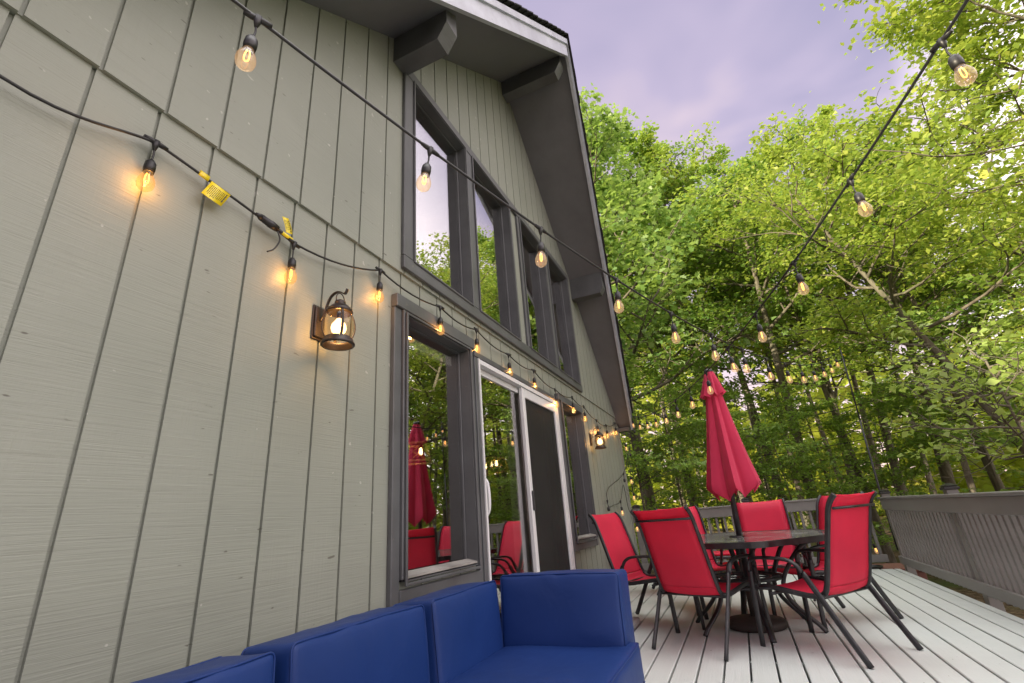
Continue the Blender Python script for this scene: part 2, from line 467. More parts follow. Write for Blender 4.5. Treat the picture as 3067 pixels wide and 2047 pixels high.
# roof with pointed overhang (prow): soffit edge runs from the eave to the far apex
PA = Vector((APX, -.85, 6.15)); PR = Vector((8.13, -.215, 2.262)); PLx = -1.3
PLf = Vector((PLx, -.85 + .63 * (APX - PLx) / (APX - .1), roofz(PLx)))
if PLf.y > -.05: PLf.y = -.05
def slab(a, b, c, d, up): # quad + thickness upwards
    return MB().prism([a, b, c, d], up)
BKY = 9.0
nR = Vector((SR, 0, 1)).normalized(); nL = Vector((-SL, 0, 1)).normalized()
def quad(y0a, y0b, dz, side):
    pass
ap_b = Vector((APX, BKY, 6.15)); er_b = Vector((8.13 + .0, BKY, 2.262)); el_b = Vector((PLx, BKY, roofz(PLx)))
recalc(slab(PA, PR, er_b, ap_b, (0, 0, .03)).build('soffit', M['soffit'], house))
recalc(slab(PLf, PA, ap_b, el_b, (0, 0, .03)).build('soffit', M['soffit'], house))
def lift(p, dz, dy=0.): return Vector((p.x, p.y + dy, p.z + dz))
recalc(slab(lift(PA, .031, .01), lift(PR, .031, .01), lift(er_b, .031), lift(ap_b, .031), (0, 0, .26)).build('roof', M['trim'], house))
recalc(slab(lift(PLf, .031, .01), lift(PA, .031, .01), lift(ap_b, .031), lift(el_b, .031), (0, 0, .26)).build('roof', M['trim'], house))
# fascia boards along both rakes
def fascia(a, b, h0, h1, th, mat, name):
    d = (b - a); nrm = Vector((d.y, -d.x, 0)).normalized()
    if nrm.y > 0: nrm = -nrm
    mb = MB().prism([lift(a, h0), lift(b, h0), lift(b, h1), lift(a, h1)], nrm * th)
    return recalc(mb.build(name, mat, house))
fascia(PLf, PA, -.045, .20, .034, M['fascia'], 'fascia'); fascia(PA, PR, -.045, .20, .034, M['fascia'], 'fascia')
fascia(PLf + Vector((0, -.035, 0)), PA + Vector((0, -.035, 0)), .15, .235, .02, M['fascia'], 'drip_trim')
fascia(PA + Vector((.0, -.035, 0)), PR + Vector((0, -.035, 0)), .15, .235, .02, M['fascia'], 'drip_trim')
# shingles, with ragged stepped front edge
def shingles(a, b, bb, ab, name):
    mb = MB(); rng = random.Random(5); n = 44
    for i in range(n):
        p = a.lerp(b, i / n); q = a.lerp(b, (i + 1) / n); pb = ab.lerp(bb, i / n); qb = ab.lerp(bb, (i + 1) / n)
        ov = -.075 - rng.random() * .012
        mb.prism([lift(p, .292 + .012, ov), lift(q, .292, ov), lift(qb, .292), lift(pb, .292 + .012)], (0, 0, .016))
    # eave drip
    recalc(mb.build(name, M['shingle'], house))
shingles(PA, PR + Vector((.05, 0, -.05)), er_b + Vector((.05, 0, -.05)), ap_b, 'shingles')
shingles(PA, PLf, el_b, ap_b, 'shingles')
recalc(MB().prism([lift(PA, .03, -.03), lift(PR + Vector((.03, 0, -.03)), .03, -.03), lift(PR + Vector((.03, 0, -.03)), .29, -.03), lift(PA, .29, -.03)], (0.02, .028, 0)).build('rake_edge', M['shingle'], house))
# eave soffit end / gutter lip
mb = MB().box((8.05, -.2, 2.20), (8.19, 9, 2.262)); mb.build('eave_board', M['trim'], house)
# beams carrying the overhang
def beam(xc, w, h, ytip, cut):
    z = roofz(xc) - .005; sl = SL if xc < APX else -SR
    a, b = xc - w / 2, xc + w / 2; zt = lambda x: roofz(x) - .012
    zb = z - h
    pts = [(.0, zb), (ytip + .0, zb)]
    mb = MB()
    v = []
    for x in (a, b):
        top = min(zt(x), 6.1)
        v += [(x, -.018, zb), (x, ytip + cut, zb), (x, ytip, zb + cut * 1.6), (x, ytip, top), (x, -.018, top)]
    f = [(0, 1, 2, 3, 4), (9, 8, 7, 6, 5)] + [(i, (i + 1) % 5 + 0, (i + 1) % 5 + 5, i + 5) for i in range(5)]
    mb.add(v, f); return recalc(mb.build('roof_beam', M['trim'], house))
def ovh(x):
    return -.85 + (.63 * (APX - x) / (APX - .1) if x < APX else .635 * (x - APX) / 3.97)
beam(2.06, .14, .30, ovh(2.06) + .05, .08)
beam(4.16, .14, .28, ovh(4.16) + .06, .08)
beam(6.2, .14, .26, ovh(6.2) + .03, .05)

# windows ------------------------------------------------------------------
GY = .045
def frame_ring(x0, x1, z0, z1, w, y0, y1, bev=.003):
    mb = MB()
    mb.box((x0, y0, z0), (x0 + w, y1, z1), bev=bev); mb.box((x1 - w, y0, z0), (x1, y1, z1), bev=bev)
    mb.box((x0 + w, y0 + .001, z0), (x1 - w, y1 - .001, z0 + w), bev=bev); mb.box((x0 + w, y0 + .001, z1 - w), (x1 - w, y1 - .001, z1), bev=bev)
    return mb
def jambs(o, y0, y1, t=.006):
    x0, x1, z0, z1 = o; mb = MB()
    mb.box((x0, y0, z0), (x0 + t, y1, z1)); mb.box((x1 - t, y0, z0), (x1, y1, z1))
    mb.box((x0 + t, y0, z1 - t), (x1 - t, y1, z1)); mb.box((x0 + t, y0, z0), (x1 - t, y1, z0 + t)); return mb
def window(o, casing, label):
    w = bpy.data.objects.new('window', None); COL.objects.link(w); w.parent = house; w['label'] = label
    x0, x1, z0, z1 = o
    jambs(o, -.046, GY + .02).build('frame', M['trim'], w)
    fr = frame_ring(x0 + .006, x1 - .006, z0 + .006, z1 - .006, .010, GY - .014, GY + .01)
    fr.build('stop', M['trim'], w)
    MB().box((x0 + .016, GY + .001, z0 + .016), (x1 - .016, GY + .006, z1 - .016)).build('pane', M['win'], w)
    return w
ul = ['tall upper window nearest the camera, beside the plain siding', 'tall upper window second from the near end', 'tall upper window third from the near end', 'tall upper window at the far end under the roof edge']
for o, l in zip(UPP, ul): window(o, .09, l)
# upper casing boards
def casing(rects, name, y0, y1):
    for r in rects:
        MB().box((r[0], y0, r[2]), (r[1], y1, r[3]), bev=.004).build(name, M['trim'], house)
casing([(2.10, 5.965, 2.450, 2.541), (2.10, 5.965, 4.109, 4.20)], 'window_casing', -.046, -.0175)
casing([(2.10, 2.211, 2.543, 4.107), (2.979, 3.111, 2.543, 4.107), (3.904, 3.965, 2.543, 4.107), (4.135, 4.196, 2.543, 4.107), (4.944, 5.071, 2.543, 4.107), (5.869, 5.965, 2.543, 4.107)], 'window_casing', -.043, -.0175)
# narrow outer beads round each upper opening
for o in UPP:
    frame_ring(o[0] - .016, o[1] + .016, o[2] - .016, o[3] + .016, .015, -.056, -.0465).build('window_bead', M['trim'], house)
# lower windows
for i, (o, l) in enumerate(((LOW[0], 'large lower window behind the sofa reflecting the umbrella'), (LOW[2], 'narrow seeming lower window between door and far lantern'))):
    w = window(o, .09, l)
    x0, x1, z0, z1 = o
    mb = MB()
    mb.prism([(x0 + .001, -.042, z0 + .013), (x1 - .001, -.042, z0 + .013), (x1 - .001, GY - .019, z0 + .030), (x0 + .001, GY - .019, z0 + .030)], (0, 0, .010))
    recalc(mb.build('sill', M['sill'], w))
    frame_ring(x0 - .016, x1 + .016, z0 - .020, z1 + .016, .015, -.062, -.0485).build('window_bead', M['trim'], w)
casing([(2.035, 2.10, .575, 2.160), (2.935, 2.972, .575, 2.160)], 'window_casing', -.030, -.0005)
casing([(2.102, 2.129, .70, 2.160), (2.884, 2.933, .70, 2.160)], 'window_casing', -.046, -.0005)
casing([(2.035, 2.975, 2.162, 2.245)], 'window_header', -.0475, -.0005)
casing([(2.102, 2.933, .575, .655)], 'window_casing', -.034, -.0005)
casing([(4.885, 4.962, .60, 2.148), (5.742, 5.815, .60, 2.148)], 'window_casing', -.040, -.0005)
casing([(4.885, 5.825, 2.150, 2.22)], 'window_header', -.050, -.0005)
casing([(4.964, 5.740, .60, .665)], 'window_casing', -.036, -.0005)
# blinds heads inside the lower windows
for x0, x1 in ((2.18, 2.83), (5.0, 5.70)):
    MB().box((x0, GY + .032, 2.02), (x1, GY + .07, 2.085)).build('blind_head', M['white'], house)
# sliding door -------------------------------------------------------------
casing([(2.976, 3.026, .02, 2.112), (4.866, 4.883, .02, 2.112)], 'door_casing', -.040, -.0005)
casing([(2.976, 4.883, 2.114, 2.158)], 'door_casing', -.044, -.0005)
door = bpy.data.objects.new('sliding_door', None); COL.objects.link(door); door.parent = house
door['label'] = 'white framed sliding glass door with a dark screen on its right half'
mb = MB(); o = LOW[1]
mb.box((o[0], -.045, .02), (o[0] + .022, .08, 2.11)); mb.box((o[1] - .03, -.035, .02), (o[1], .08, 2.11))
mb.box((o[0] + .022, -.040, 2.075), (o[1] - .03, .08, 2.11)); mb.box((o[0] + .022, -.03, .02), (o[1] - .03, .08, .05))
mb.build('frame', M['white'], door)
frame_ring(3.054, 3.99, .052, 2.072, .05, .012, .045).build('sliding_panel', M['white'], door)
MB().box((3.112, .028, .110), (3.932, .033, 2.014)).build('pane', M['win'], door)
frame_ring(3.93, 4.828, .052, 2.072, .06, .050, .078).build('fixed_panel', M['white'], door)
MB().box((3.988, .062, .110), (4.770, .067, 2.014)).build('pane', M['win'], door)
scr = MB()
scr.box((3.885, -.030, .052), (3.945, .006, 2.072), bev=.004); scr.box((4.765, -.030, .052), (4.828, .006, 2.072), bev=.004)
scr.box((3.945, -.029, 1.985), (4.765, .005, 2.072), bev=.004); scr.box((3.945, -.029, .052), (4.765, .005, .13), bev=.004)
sp = scr.build('screen_frame', M['white'], door)
MB().box((3.945, -.012, .13), (4.765, -.009, 1.985)).build('screen_mesh', M['screen'], sp)
MB().box((3.905, -.048, 1.0), (3.928, -.0305, 1.16), bev=.004).build('handle', M['black'], sp)
h = MB().tube(smooth_path([(3.085, .010, 1.24), (3.085, -.035, 1.19), (3.085, -.038, 1.02), (3.085, .010, .96)], 5), .012, 8); h.build('handle', M['white'], door)
# vertical blinds stack behind the door
mb = MB()
for i in range(7): mb.box((3.945 + i * .012, .105 + .012 * (i % 2), .12), (3.952 + i * .012, .185, 2.0))
mb.build('vertical_blinds', M['slab'], house)
# interior
mb = MB()
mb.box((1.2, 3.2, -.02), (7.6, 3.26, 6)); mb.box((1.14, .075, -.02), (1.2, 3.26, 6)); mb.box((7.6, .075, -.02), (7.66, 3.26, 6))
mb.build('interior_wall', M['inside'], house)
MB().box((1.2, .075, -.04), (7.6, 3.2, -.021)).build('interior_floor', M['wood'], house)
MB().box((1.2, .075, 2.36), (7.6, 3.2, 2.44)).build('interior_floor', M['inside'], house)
mb = frame_ring(4.55, 5.5, 0, 2.1, .08, 3.16, 3.19); mb.build('interior_door_frame', M['gold'], house)
mb = MB().box((6.255, -.05, .455), (6.345, -.0005, .585), bev=.006); mb.build('outlet_box', M['slab'], house)

# chandeliers seen through the glass
def chandelier(loc, rz, label, nb):
    t = empty('chandelier', label, 'chandelier', loc, rz, 'cage chandeliers inside the house')
    w, d, h_ = .44, .12, .15; mb = MB(); r = .011
    for z, k in ((0, 1.), (h_, .84)):
        a, b = w * k / 2 * 1.0, d * k
        c = [(-a, -b, z), (a, -b, z), (a, b, z), (-a, b, z)]
        for i in range(4): mb.tube([c[i], c[(i + 1) % 4]], r, 4)
    for sx in (-1, 1):
        for sy in (-1, 1): mb.tube([(sx * w / 2, sy * d, 0), (sx * w / 2 * .84, sy * d * .84, h_)], r, 4)
    for sy in (-1, 1):
        for i in range(2):
            xa, xb = -w / 2 + i * w / 2, -w / 2 + (i + 1) * w / 2
            mb.tube([(xa, sy * d, 0), (xb * .84, sy * d * .84, h_)], .003, 4); mb.tube([(xb, sy * d, 0), (xa * .84, sy * d * .84, h_)], .003, 4)
    mb.build('cage', M['gold'], t)
    MB().tube([(0, 0, h_), (0, 0, .55)], .006, 6).build('stem', M['black'], t)
    for i in range(nb):
        x = (i - (nb - 1) / 2) * w / nb
        b = MB().lathe([(.001, .055), (.010, .06), (.015, .078), (.012, .098), (.008, .118)], 10, (x, 0, 0)); b = b.build('bulb', M['frost'], t)
        MB().lathe([(.011, .118), (.011, .17), (.001, .17)], 8, (x, 0, 0)).build('socket', M['black'], t)
chandelier((3.37, .90, 1.46), R(118), 'gold cage chandelier seen through the large lower window', 3)
chandelier((4.95, .90, 1.46), R(62), 'gold cage chandelier with four bulbs seen through the sliding door', 4)

# ---------------------------------------------------------------- wall lanterns
def lantern(label, x):
    t = empty('wall_lantern', label, 'wall lamp', (x, 0, 1.728), 0, 'lanterns on the house wall'); t.scale = (.80, .80, .80)
    cy = -.155
    mb = MB().box((-.058, -.012, .062), (.030, -.0005, .275), bev=.003); mb.box((-.050, -.026, .075), (.022, -.0125, .262), bev=.004)
    mb.build('back_plate', M['bronze'], t)
    arm = smooth_path([(-.014, -.026, .175), (-.012, -.05, .215), (-.008, -.062, .27), (-.003, -.085, .325), (0, -.125, .345), (0, -.160, .335), (0, -.185, .318), (0, -.2, .330), (0, -.205, .345)], 5)
    MB().tube(arm, .009, 6, sx=1.2, sy=.45, up=(0, 0, 1)).build('hook_arm', M['bronze'], t)
    ring = [(.032 * math.cos(a), cy, .288 + .040 * math.sin(a)) for a in np.linspace(-.5, PI + .5, 18)]
    MB().tube(ring, .0035, 6).build('hanging_ring', M['bronze'], t)
    L = lambda prof, seg=28: MB().lathe(prof, seg, (0, cy, 0))
    L([(.001, .283), (.020, .282), (.030, .274), (.032, .262), (.030, .258), (.034, .250), (.050, .243), (.058, .226), (.072, .222), (.074, .205), (.070, .201), (.04, .205), (.001, .206)]).build('cap', M['bronze'], t)
    L([(.080, 0.), (.092, .0005), (.094, .010), (.086, .018), (.080, .040), (.074, .046), (.070, .044), (.072, .030), (.078, .012), (.080, 0.)]).build('base_ring', M['bronze'], t)
    gp = [(.066, .046), (.075, .062), (.083, .085), (.0865, .112), (.085, .140), (.078, .168), (.068, .190), (.060, .203)]
    gl = L(gp, 32); gl.build('glass', M['lampglass'], t)
    for k in range(4):
        a = PI / 4 + k * PI / 2 + .2
        pts = [((r + .006) * math.cos(a), cy + (r + .006) * math.sin(a), z) for r, z in [(.072, .034)] + gp + [(.067, .212)]]
        MB().tube(pts, .0075, 6, sx=1.1, sy=.45, up=(math.cos(a), math.sin(a), 0)).build('strap', M['bronze'], t)
    b = MB().lathe([(.001, .066), (.022, .071), (.038, .086), (.043, .106), (.039, .128), (.024, .148), (.014, .165)], 18, (0, cy, 0)).build('bulb', M['lampbulb'], t)
    MB().lathe([(.001, .086), (.010, .090), (.014, .108), (.011, .128), (.001, .136)], 12, (0, cy, 0)).build('filament', M['filfar'], b)
    MB().lathe([(.014, .158), (.015, .20), (.001, .203)], 12, (0, cy, 0)).build('socket', M['bronze'], t)
    return t
lantern('black carriage lantern on the wall beside the large lower window', 1.51)
lantern('smaller looking black carriage lantern on the wall past the far window', 6.20)

# ---------------------------------------------------------------- string lights
def bulb_meshes():
    d = {}
    mb = MB()   # T connector + drop + socket ; origin at the cable, hanging down -z
    mb.tube([(-.042, 0, 0), (-.02, 0, 0), (.02, 0, 0), (.042, 0, 0)], [.0075, .0105, .0105, .0075], 8)
    mb.tube([(0, 0, .006), (0, 0, -.016), (0, 0, -.038)], [.015, .011, .005], 8)
    mb.tube(smooth_path([(0, 0, -.034), (.003, .002, -.060), (0, 0, -.088)], 4), .0036, 6)
    mb.lathe([(.001, -.084), (.011, -.088), (.016, -.098), (.0185, -.102), (.0185, -.112), (.0195, -.114), (.0195, -.132), (.018, -.134), (.018, -.146), (.015, -.146)], 14)
    d['socket'] = mb.mesh('lamp_holder', M['rubber'])
    g = MB().lathe([(.015, -.144), (.017, -.154), (.0235, -.168), (.0285, -.184), (.0292, -.198), (.0255, -.213), (.0155, -.224), (.001, -.227)], 18)
    d['bulb'] = g.mesh('bulb', M['clearlit']); d['wallbulb'] = g.mesh('bulb', M['litbulb'])
    f = MB().tube(smooth_path([(-.003, 0, -.150), (-.0062, 0, -.165), (-.0062, 0, -.188), (0, 0, -.197), (.0062, 0, -.188), (.0062, 0, -.165), (.003, 0, -.150)], 4), .0022, 6)
    d['fil'] = f.mesh('filament', M['fil'])
    return d
BM = bulb_meshes()
def lamp_at(string, p, rz=0., tilt=0., lit=True, sc=.90, tx=0., wall=False):
    o = bpy.data.objects.new('lamp_holder', BM['socket']); COL.objects.link(o); o.parent = string
    o.location = p; o.rotation_euler = (tx, tilt, rz); o.scale = (sc, sc, sc)
    if lit is not None:
        b = bpy.data.objects.new('bulb', BM['wallbulb' if wall else 'bulb']); COL.objects.link(b); b.parent = o
        if lit:
            f = bpy.data.objects.new('filament', BM['fil']); COL.objects.link(f); f.parent = o
    return o
def catenary(pts, sag=.03, n=8):
    out = []
    for a, b in zip(pts[:-1], pts[1:]):
        a = Vector(a); b = Vector(b)
        for k in range(n):
            t = k / n; p = a.lerp(b, t); p.z -= sag * 4 * t * (1 - t); out.append(p)
    out.append(Vector(pts[-1])); return out
rng = random.Random(11)
LIGHTS = []
# the string clipped along the house wall
ws = empty('string_light', 'black bulb string looped along the house wall above the door, with yellow tags', 'string lights', (.3, -.04, 2.2), 0, 'outdoor bulb strings')
wp = [(-.35, -.035, 2.35), (.316, -.035, 2.168), (.697, -.035, 2.258), (1.299, -.035, 2.180), (1.891, -.035, 2.327), (2.462, -.070, 2.312), (3.038, -.035, 2.352), (3.625, -.035, 2.316), (4.224, -.035, 2.318), (4.786, -.05, 2.240), (5.377, -.06, 2.268), (5.951, -.035, 2.262), (6.533, -.035, 2.172), (7.095, -.035, 2.178), (7.756, -.035, 2.308)]
off = Vector((.3, -.04, 2.2))
L0 = [Vector(p) - off for p in wp]
path = smooth_path(L0[:3], 8)[:-1] + catenary(L0[2:4], -.005, 8)[:-1] + catenary(L0[3:], .035, 8)
path += smooth_path([L0[-1], Vector((8.0, -.03, 2.31)) - off, Vector((8.15, -.02, 2.24)) - off, Vector((8.18, .02, 2.1)) - off], 5)[1:]
MB().tube(path, .0054, 6).build('cable', M['rubber'], ws)
for i, p in enumerate(L0[2:]):
    lamp_at(ws, p, rng.uniform(-.3, .3), rng.uniform(-.08, .08), True, wall=True)
    LIGHTS.append(Vector(wp[i + 2]) + Vector((0, -.008, -.165)))
# plug block and tags
ang = math.atan2(2.178 - 2.258, .602)
def tagplate(parent, c, ux, uz, w, h_, lines, name):
    ux = Vector(ux).normalized(); uz = Vector(uz).normalized(); nn = ux.cross(uz).normalized()
    if nn.y > 0: nn = -nn
    mb = MB(); n = 6; c = Vector(c)
    for t in (0, 1):
        for j in range(n + 1):
            for i in (0, 1):
                s = j / n; p = c + ux * (i * w) - uz * (s * h_) + nn * (.006 * math.sin(s * 2.2) + t * .0008); mb.v.append(tuple(p))
    K = 2 * (n + 1)
    for t in (0, 1):
        for j in range(n):
            a = t * K + 2 * j; mb.f.append((a, a + 1, a + 3, a + 2)); mb.sm.append(True)
    for j in range(n):
        for i in (0, 1): a = 2 * j + i; mb.f.append((a, a + 2, a + 2 + K, a + K)); mb.sm.append(False)
    o = recalc(mb.build(name, M['yellow'], parent))
    if lines:
        mb = MB(); r2 = random.Random(2)
        for k in range(lines):
            u = .12 + .8 * k / lines; s = .16 + .05 * r2.random(); e = .92 - .12 * r2.random(); s0 = s
            wd = .32 / lines * w if k < lines - 1 else .7 / lines * w
            while s0 < e:
                s1 = min(e, s0 + r2.uniform(.06, .2))
                pts = []
                for (uu, ss) in ((u * w, s0), (u * w + wd, s0), (u * w + wd, s1), (u * w, s1)):
                    pts.append(c + ux * uu - uz * (ss * h_) + nn * (.006 * math.sin(ss * 2.2) + .0012))
                mb.add(pts, [(0, 1, 2, 3)]); s0 = s1 + .025
        mb.build('printed_text', M['ink'], o)
    return o
cdir = (L0[3] - L0[2]).normalized()
def on(t): return L0[2].lerp(L0[3], t) + Vector((0, -.006, .004))
MB().tube([on(.255), on(.315)], .011, 6, sx=.5, sy=1.3).build('tag', M['yellow'], ws)
tagplate(ws, on(.335), cdir, Vector((.42, 0, 1)) - cdir * .0, .080, .085, 11, 'tag')
tagplate(ws, on(.86) + Vector((0, -.004, .075)), (1, 0, .25), (-.35, 0, 1), .035, .075, 4, 'tag')
mb = MB().tube([on(.66), on(.70)], [.006, .015], 8); mb.tube([on(.70), on(.77), on(.775), on(.84)], [.015, .017, .019, .015], 6); mb.tube([on(.84), on(.92)], .008, 6)
mb.build('plug', M['rubber'], ws)
MB().tube([on(.88), on(.97)], .0085, 6).build('tag', M['yellow'], ws)
MB().tube(smooth_path([on(.83), on(.84) + Vector((.01, -.01, -.05)), on(.82) + Vector((0, -.01, -.11)), on(.79) + Vector((-.01, -.006, -.14))], 5), .0035, 6).build('loose_tail', M['rubber'], ws)
# two strings over the deck
def string(label, pts, sag, sc=1., extra=None, skip=()):
    o = Vector(pts[0]); t = empty('string_light', label, 'string lights', o, 0, 'outdoor bulb strings')
    L = [Vector(p) - o for p in pts]
    MB().tube(smooth_path(L, 6), .0054, 6).build('cable', M['rubber'], t)
    az = math.atan2(L[-1].y - L[0].y, L[-1].x - L[0].x)
    for i, p in enumerate(L):
        if i in skip: continue
        lamp_at(t, p, az + rng.uniform(-.2, .2), rng.uniform(-.05, .22), True)
    return t
s1 = [(.05, -.45, 2.47)] + [(.597 + .5731 * k, -.648 - .2081 * k, z) for k, z in enumerate((2.346, 2.239, 2.156, 2.099, 2.066, 2.057, 2.074, 2.115, 2.180, 2.270, 2.385, 2.524, 2.688, 2.877))]
string('black bulb string crossing from over the sofa to the pole in the deck corner', s1, 0, skip=(0,))
s2 = [(1.11, -2.757, 2.44)] + [(1.666 + .5527 * k, -2.563 + .1938 * k, z) for k, z in enumerate((2.326, 2.231, 2.154, 2.097, 2.060, 2.042, 2.043, 2.064, 2.104, 2.164, 2.243, 2.341, 2.452))]
s2 = s2[:-1] + [(8.15, -.262, 2.45)]
string('black bulb string crossing over the umbrella top to the roof corner', s2, 0, skip=(0,))
# string hanging loosely down the house corner
cp = [(8.15, -.262, 2.445), (8.2, -.25, 2.30), (8.16, -.13, 1.92), (7.75, -.05, 1.50), (6.66, -.04, 1.25), (6.50, -.04, 1.09), (6.55, -.04, 1.01), (6.78, -.045, 1.03), (7.27, -.045, 1.085), (7.63, -.04, 1.32), (7.72, -.04, 1.22), (7.80, -.04, .96), (8.10, -.06, .83), (8.2, -.1, .80)]
cs = empty('string_light', 'black bulb string hanging in loose loops down the far corner of the wall', 'string lights', cp[0], 0, 'outdoor bulb strings')
o0 = Vector(cp[0]); CL = [Vector(p) - o0 for p in cp]
MB().tube(smooth_path(CL, 6), .0045, 6).build('cable', M['rubber'], cs)
for i, lit in ((1, None), (2, None), (3, None), (5, None), (8, True), (12, True)): lamp_at(cs, CL[i], .4, .1, lit)
lamp_at(cs, Vector((8.22, -.16, .90)) - o0, .2, .1, True)
cp = [(8.16, .0, 2.40), (8.22, -.01, 2.25), (8.25, -.05, 1.95), (8.27, -.09, 1.6), (8.27, -.10, 1.40), (8.26, -.06, 1.25), (8.28, -.18, 1.05)]
vs_ = empty('string_light', 'black bulb string dropping straight down behind the house corner', 'string lights', cp[0], 0, 'outdoor bulb strings')
o0 = Vector(cp[0]); CL = [Vector(p) - o0 for p in cp]
MB().tube(smooth_path(CL, 6), .004, 6).build('cable', M['rubber'], vs_)
for z in (2.10, 1.56, 1.30): lamp_at(vs_, Vector((8.27, -.06, z)) - o0, .3, 0, True)
# string along the foot of the rear railing, outside
rp = [(8.30, -.9, .42), (8.30, -1.5, .36), (8.30, -2.21, .40), (8.30, -2.8, .36), (8.30, -3.12, .36), (8.3, -3.7, .5)]
rs = empty('string_light', 'low bulb string behind the rear railing balusters', 'string lights', rp[0], 0, 'outdoor bulb strings')
o0 = Vector(rp[0]); CL = [Vector(p) - o0 for p in rp]
MB().tube(smooth_path(CL, 6), .004, 6).build('cable', M['rubber'], rs)
for i in (2, 4): lamp_at(rs, CL[i], 1.5, .15, True)

# ---------------------------------------------------------------- string light pole
pl = empty('light_pole', 'thin black metal pole rising from the far deck corner holding bulb strings', 'pole', (8.19, -3.36, .2))
MB().tube([(0, 0, 0), (0, -.02, .75), (-.0, -.065, 1.7)], .0135, 8).build('lower_tube', M['black'], pl)
MB().tube([(0, -.064, 1.66), (0, -.12, 2.76)], .0105, 8).build('upper_tube', M['black'], pl)
MB().tube(smooth_path([(0, -.12, 2.76), (-.02, -.115, 2.80), (-.06, -.10, 2.80), (-.08, -.09, 2.76), (-.06, -.08, 2.735)], 4), .005, 6).build('hook', M['black'], pl)
MB().tube([(0, -.11, 2.70), (.01, -.16, 2.66)], .008, 6).build('strap', M['yellow'], pl)

# ---------------------------------------------------------------- railings
def post(parent, x, y, h, w=.089, z0=-.45):
    p = MB().box((x - w / 2, y - w / 2, z0), (x + w / 2, y + w / 2, h - .04), bev=.004).build('post', M['rail'], parent)
    c = MB(); e = w / 2
    c.box((x - e - .014, y - e - .014, h - .045), (x + e + .014, y + e + .014, h - .022), bev=.004)
    c.box((x - e - .004, y - e - .004, h - .0215), (x + e + .004, y + e + .004, h - .010), bev=.003)
    c.add([(x - e - .012, y - e - .012, h - .0095), (x + e + .012, y - e - .012, h - .0095), (x + e + .012, y + e + .012, h - .0095), (x - e - .012, y + e + .012, h - .0095), (x - .012, y - .012, h + .012), (x + .012, y - .012, h + .012), (x + .012, y + .012, h + .012), (x - .012, y + .012, h + .012)],
          [(0, 1, 5, 4), (1, 2, 6, 5), (2, 3, 7, 6), (3, 0, 4, 7), (4, 5, 6, 7), (3, 2, 1, 0)])
    c.build('cap', M['black'], p); return p
rr = empty('deck_railing', 'grey painted deck railing along the right side of the deck', 'railing', (0, 0, 0), 0, 'painted deck railings')
Yr = -3.31
MB().box((-.8, Yr - .13, .838), (8.10, Yr + .012, .864), bev=.005).build('top_rail', M['rail'], rr)
MB().box((-.8, Yr - .032, .708), (8.04, Yr, .8375), bev=.004).build('rail_board', M['rail'], rr)
MB().box((-.8, Yr - .036, .062), (8.04, Yr + .002, .150), bev=.004).build('bottom_rail', M['rail'], rr)
for x in (8.06, 5.79, 3.45, 1.1): post(rr, x, Yr - .0825, .945)
x = 1.3
bal = MB().box((-.0175, -.0175, .035), (.0175, .0175, .8375), bev=.003).mesh('baluster', M['rail'])
def balus(parent, p):
    b = bpy.data.objects.new('baluster', bal); COL.objects.link(b); b.parent = parent; b.location = p
x = 3.6
while x < 8.0:
    if abs(x - 5.79) > .07: balus(rr, (x, Yr - .0545, 0))
    x += .105
rb = empty('deck_railing', 'grey painted deck railing across the far end of the deck behind the table', 'railing', (0, 0, 0), 0, 'painted deck railings')
Xb = 8.10
MB().box((Xb - .012, -3.17, .882), (Xb + .13, -.02, .908), bev=.005).build('top_rail', M['rail'], rb)
MB().box((Xb, -3.21, .755), (Xb + .032, -.02, .8815), bev=.004).build('rail_board', M['rail'], rb)
MB().box((Xb - .002, -3.21, .075), (Xb + .036, -.02, .165), bev=.004).build('bottom_rail', M['rail'], rb)
for y, h in ((-.085, 1.02), (-1.70, .985)): post(rb, Xb + .0825, y, h)
y = -.24
while y > -3.2:
    if abs(y + 1.70) > .07: balus(rb, (Xb + .0545, y, .035))
    y -= .112
# brown timber step and dark bucket past the far rail
st = empty('timber_step', 'reddish brown timber step beyond the far right deck corner', 'step', (8.75, -3.30, -.50))
MB().box((-.35, -.32, 0), (.2, .32, .42), bev=.01).build('riser', M['brick'], st); MB().box((-.38, -.34, .421), (.2, .34, .47), bev=.008).build('tread', M['brick'], st)
bk = empty('bucket', 'black plastic bucket behind the rear railing near the corner', 'bucket', (8.45, -3.05, -.42))
MB().lathe([(.001, 0), (.11, 0), (.13, .40), (.138, .402), (.138, .42), (.124, .42), (.12, .1), (.001, .1)], 18).build('body', M['rubber'], bk)
MB().tube([(.134 * math.cos(a), .134 * math.sin(a) * .3 + .05, .40 - .1 * math.sin(a)) for a in np.linspace(0, PI, 10)], .004, 6).build('handle', M['black'], bk)
# grey step slab at the sliding door
MB().box((3.0, -.60, .0025), (4.80, -.06, .055), bev=.012).build('door_step', M['slab'], None)
tag(bpy.data.objects['door_step'], 'flat grey step slab on the deck before the sliding door', 'step')

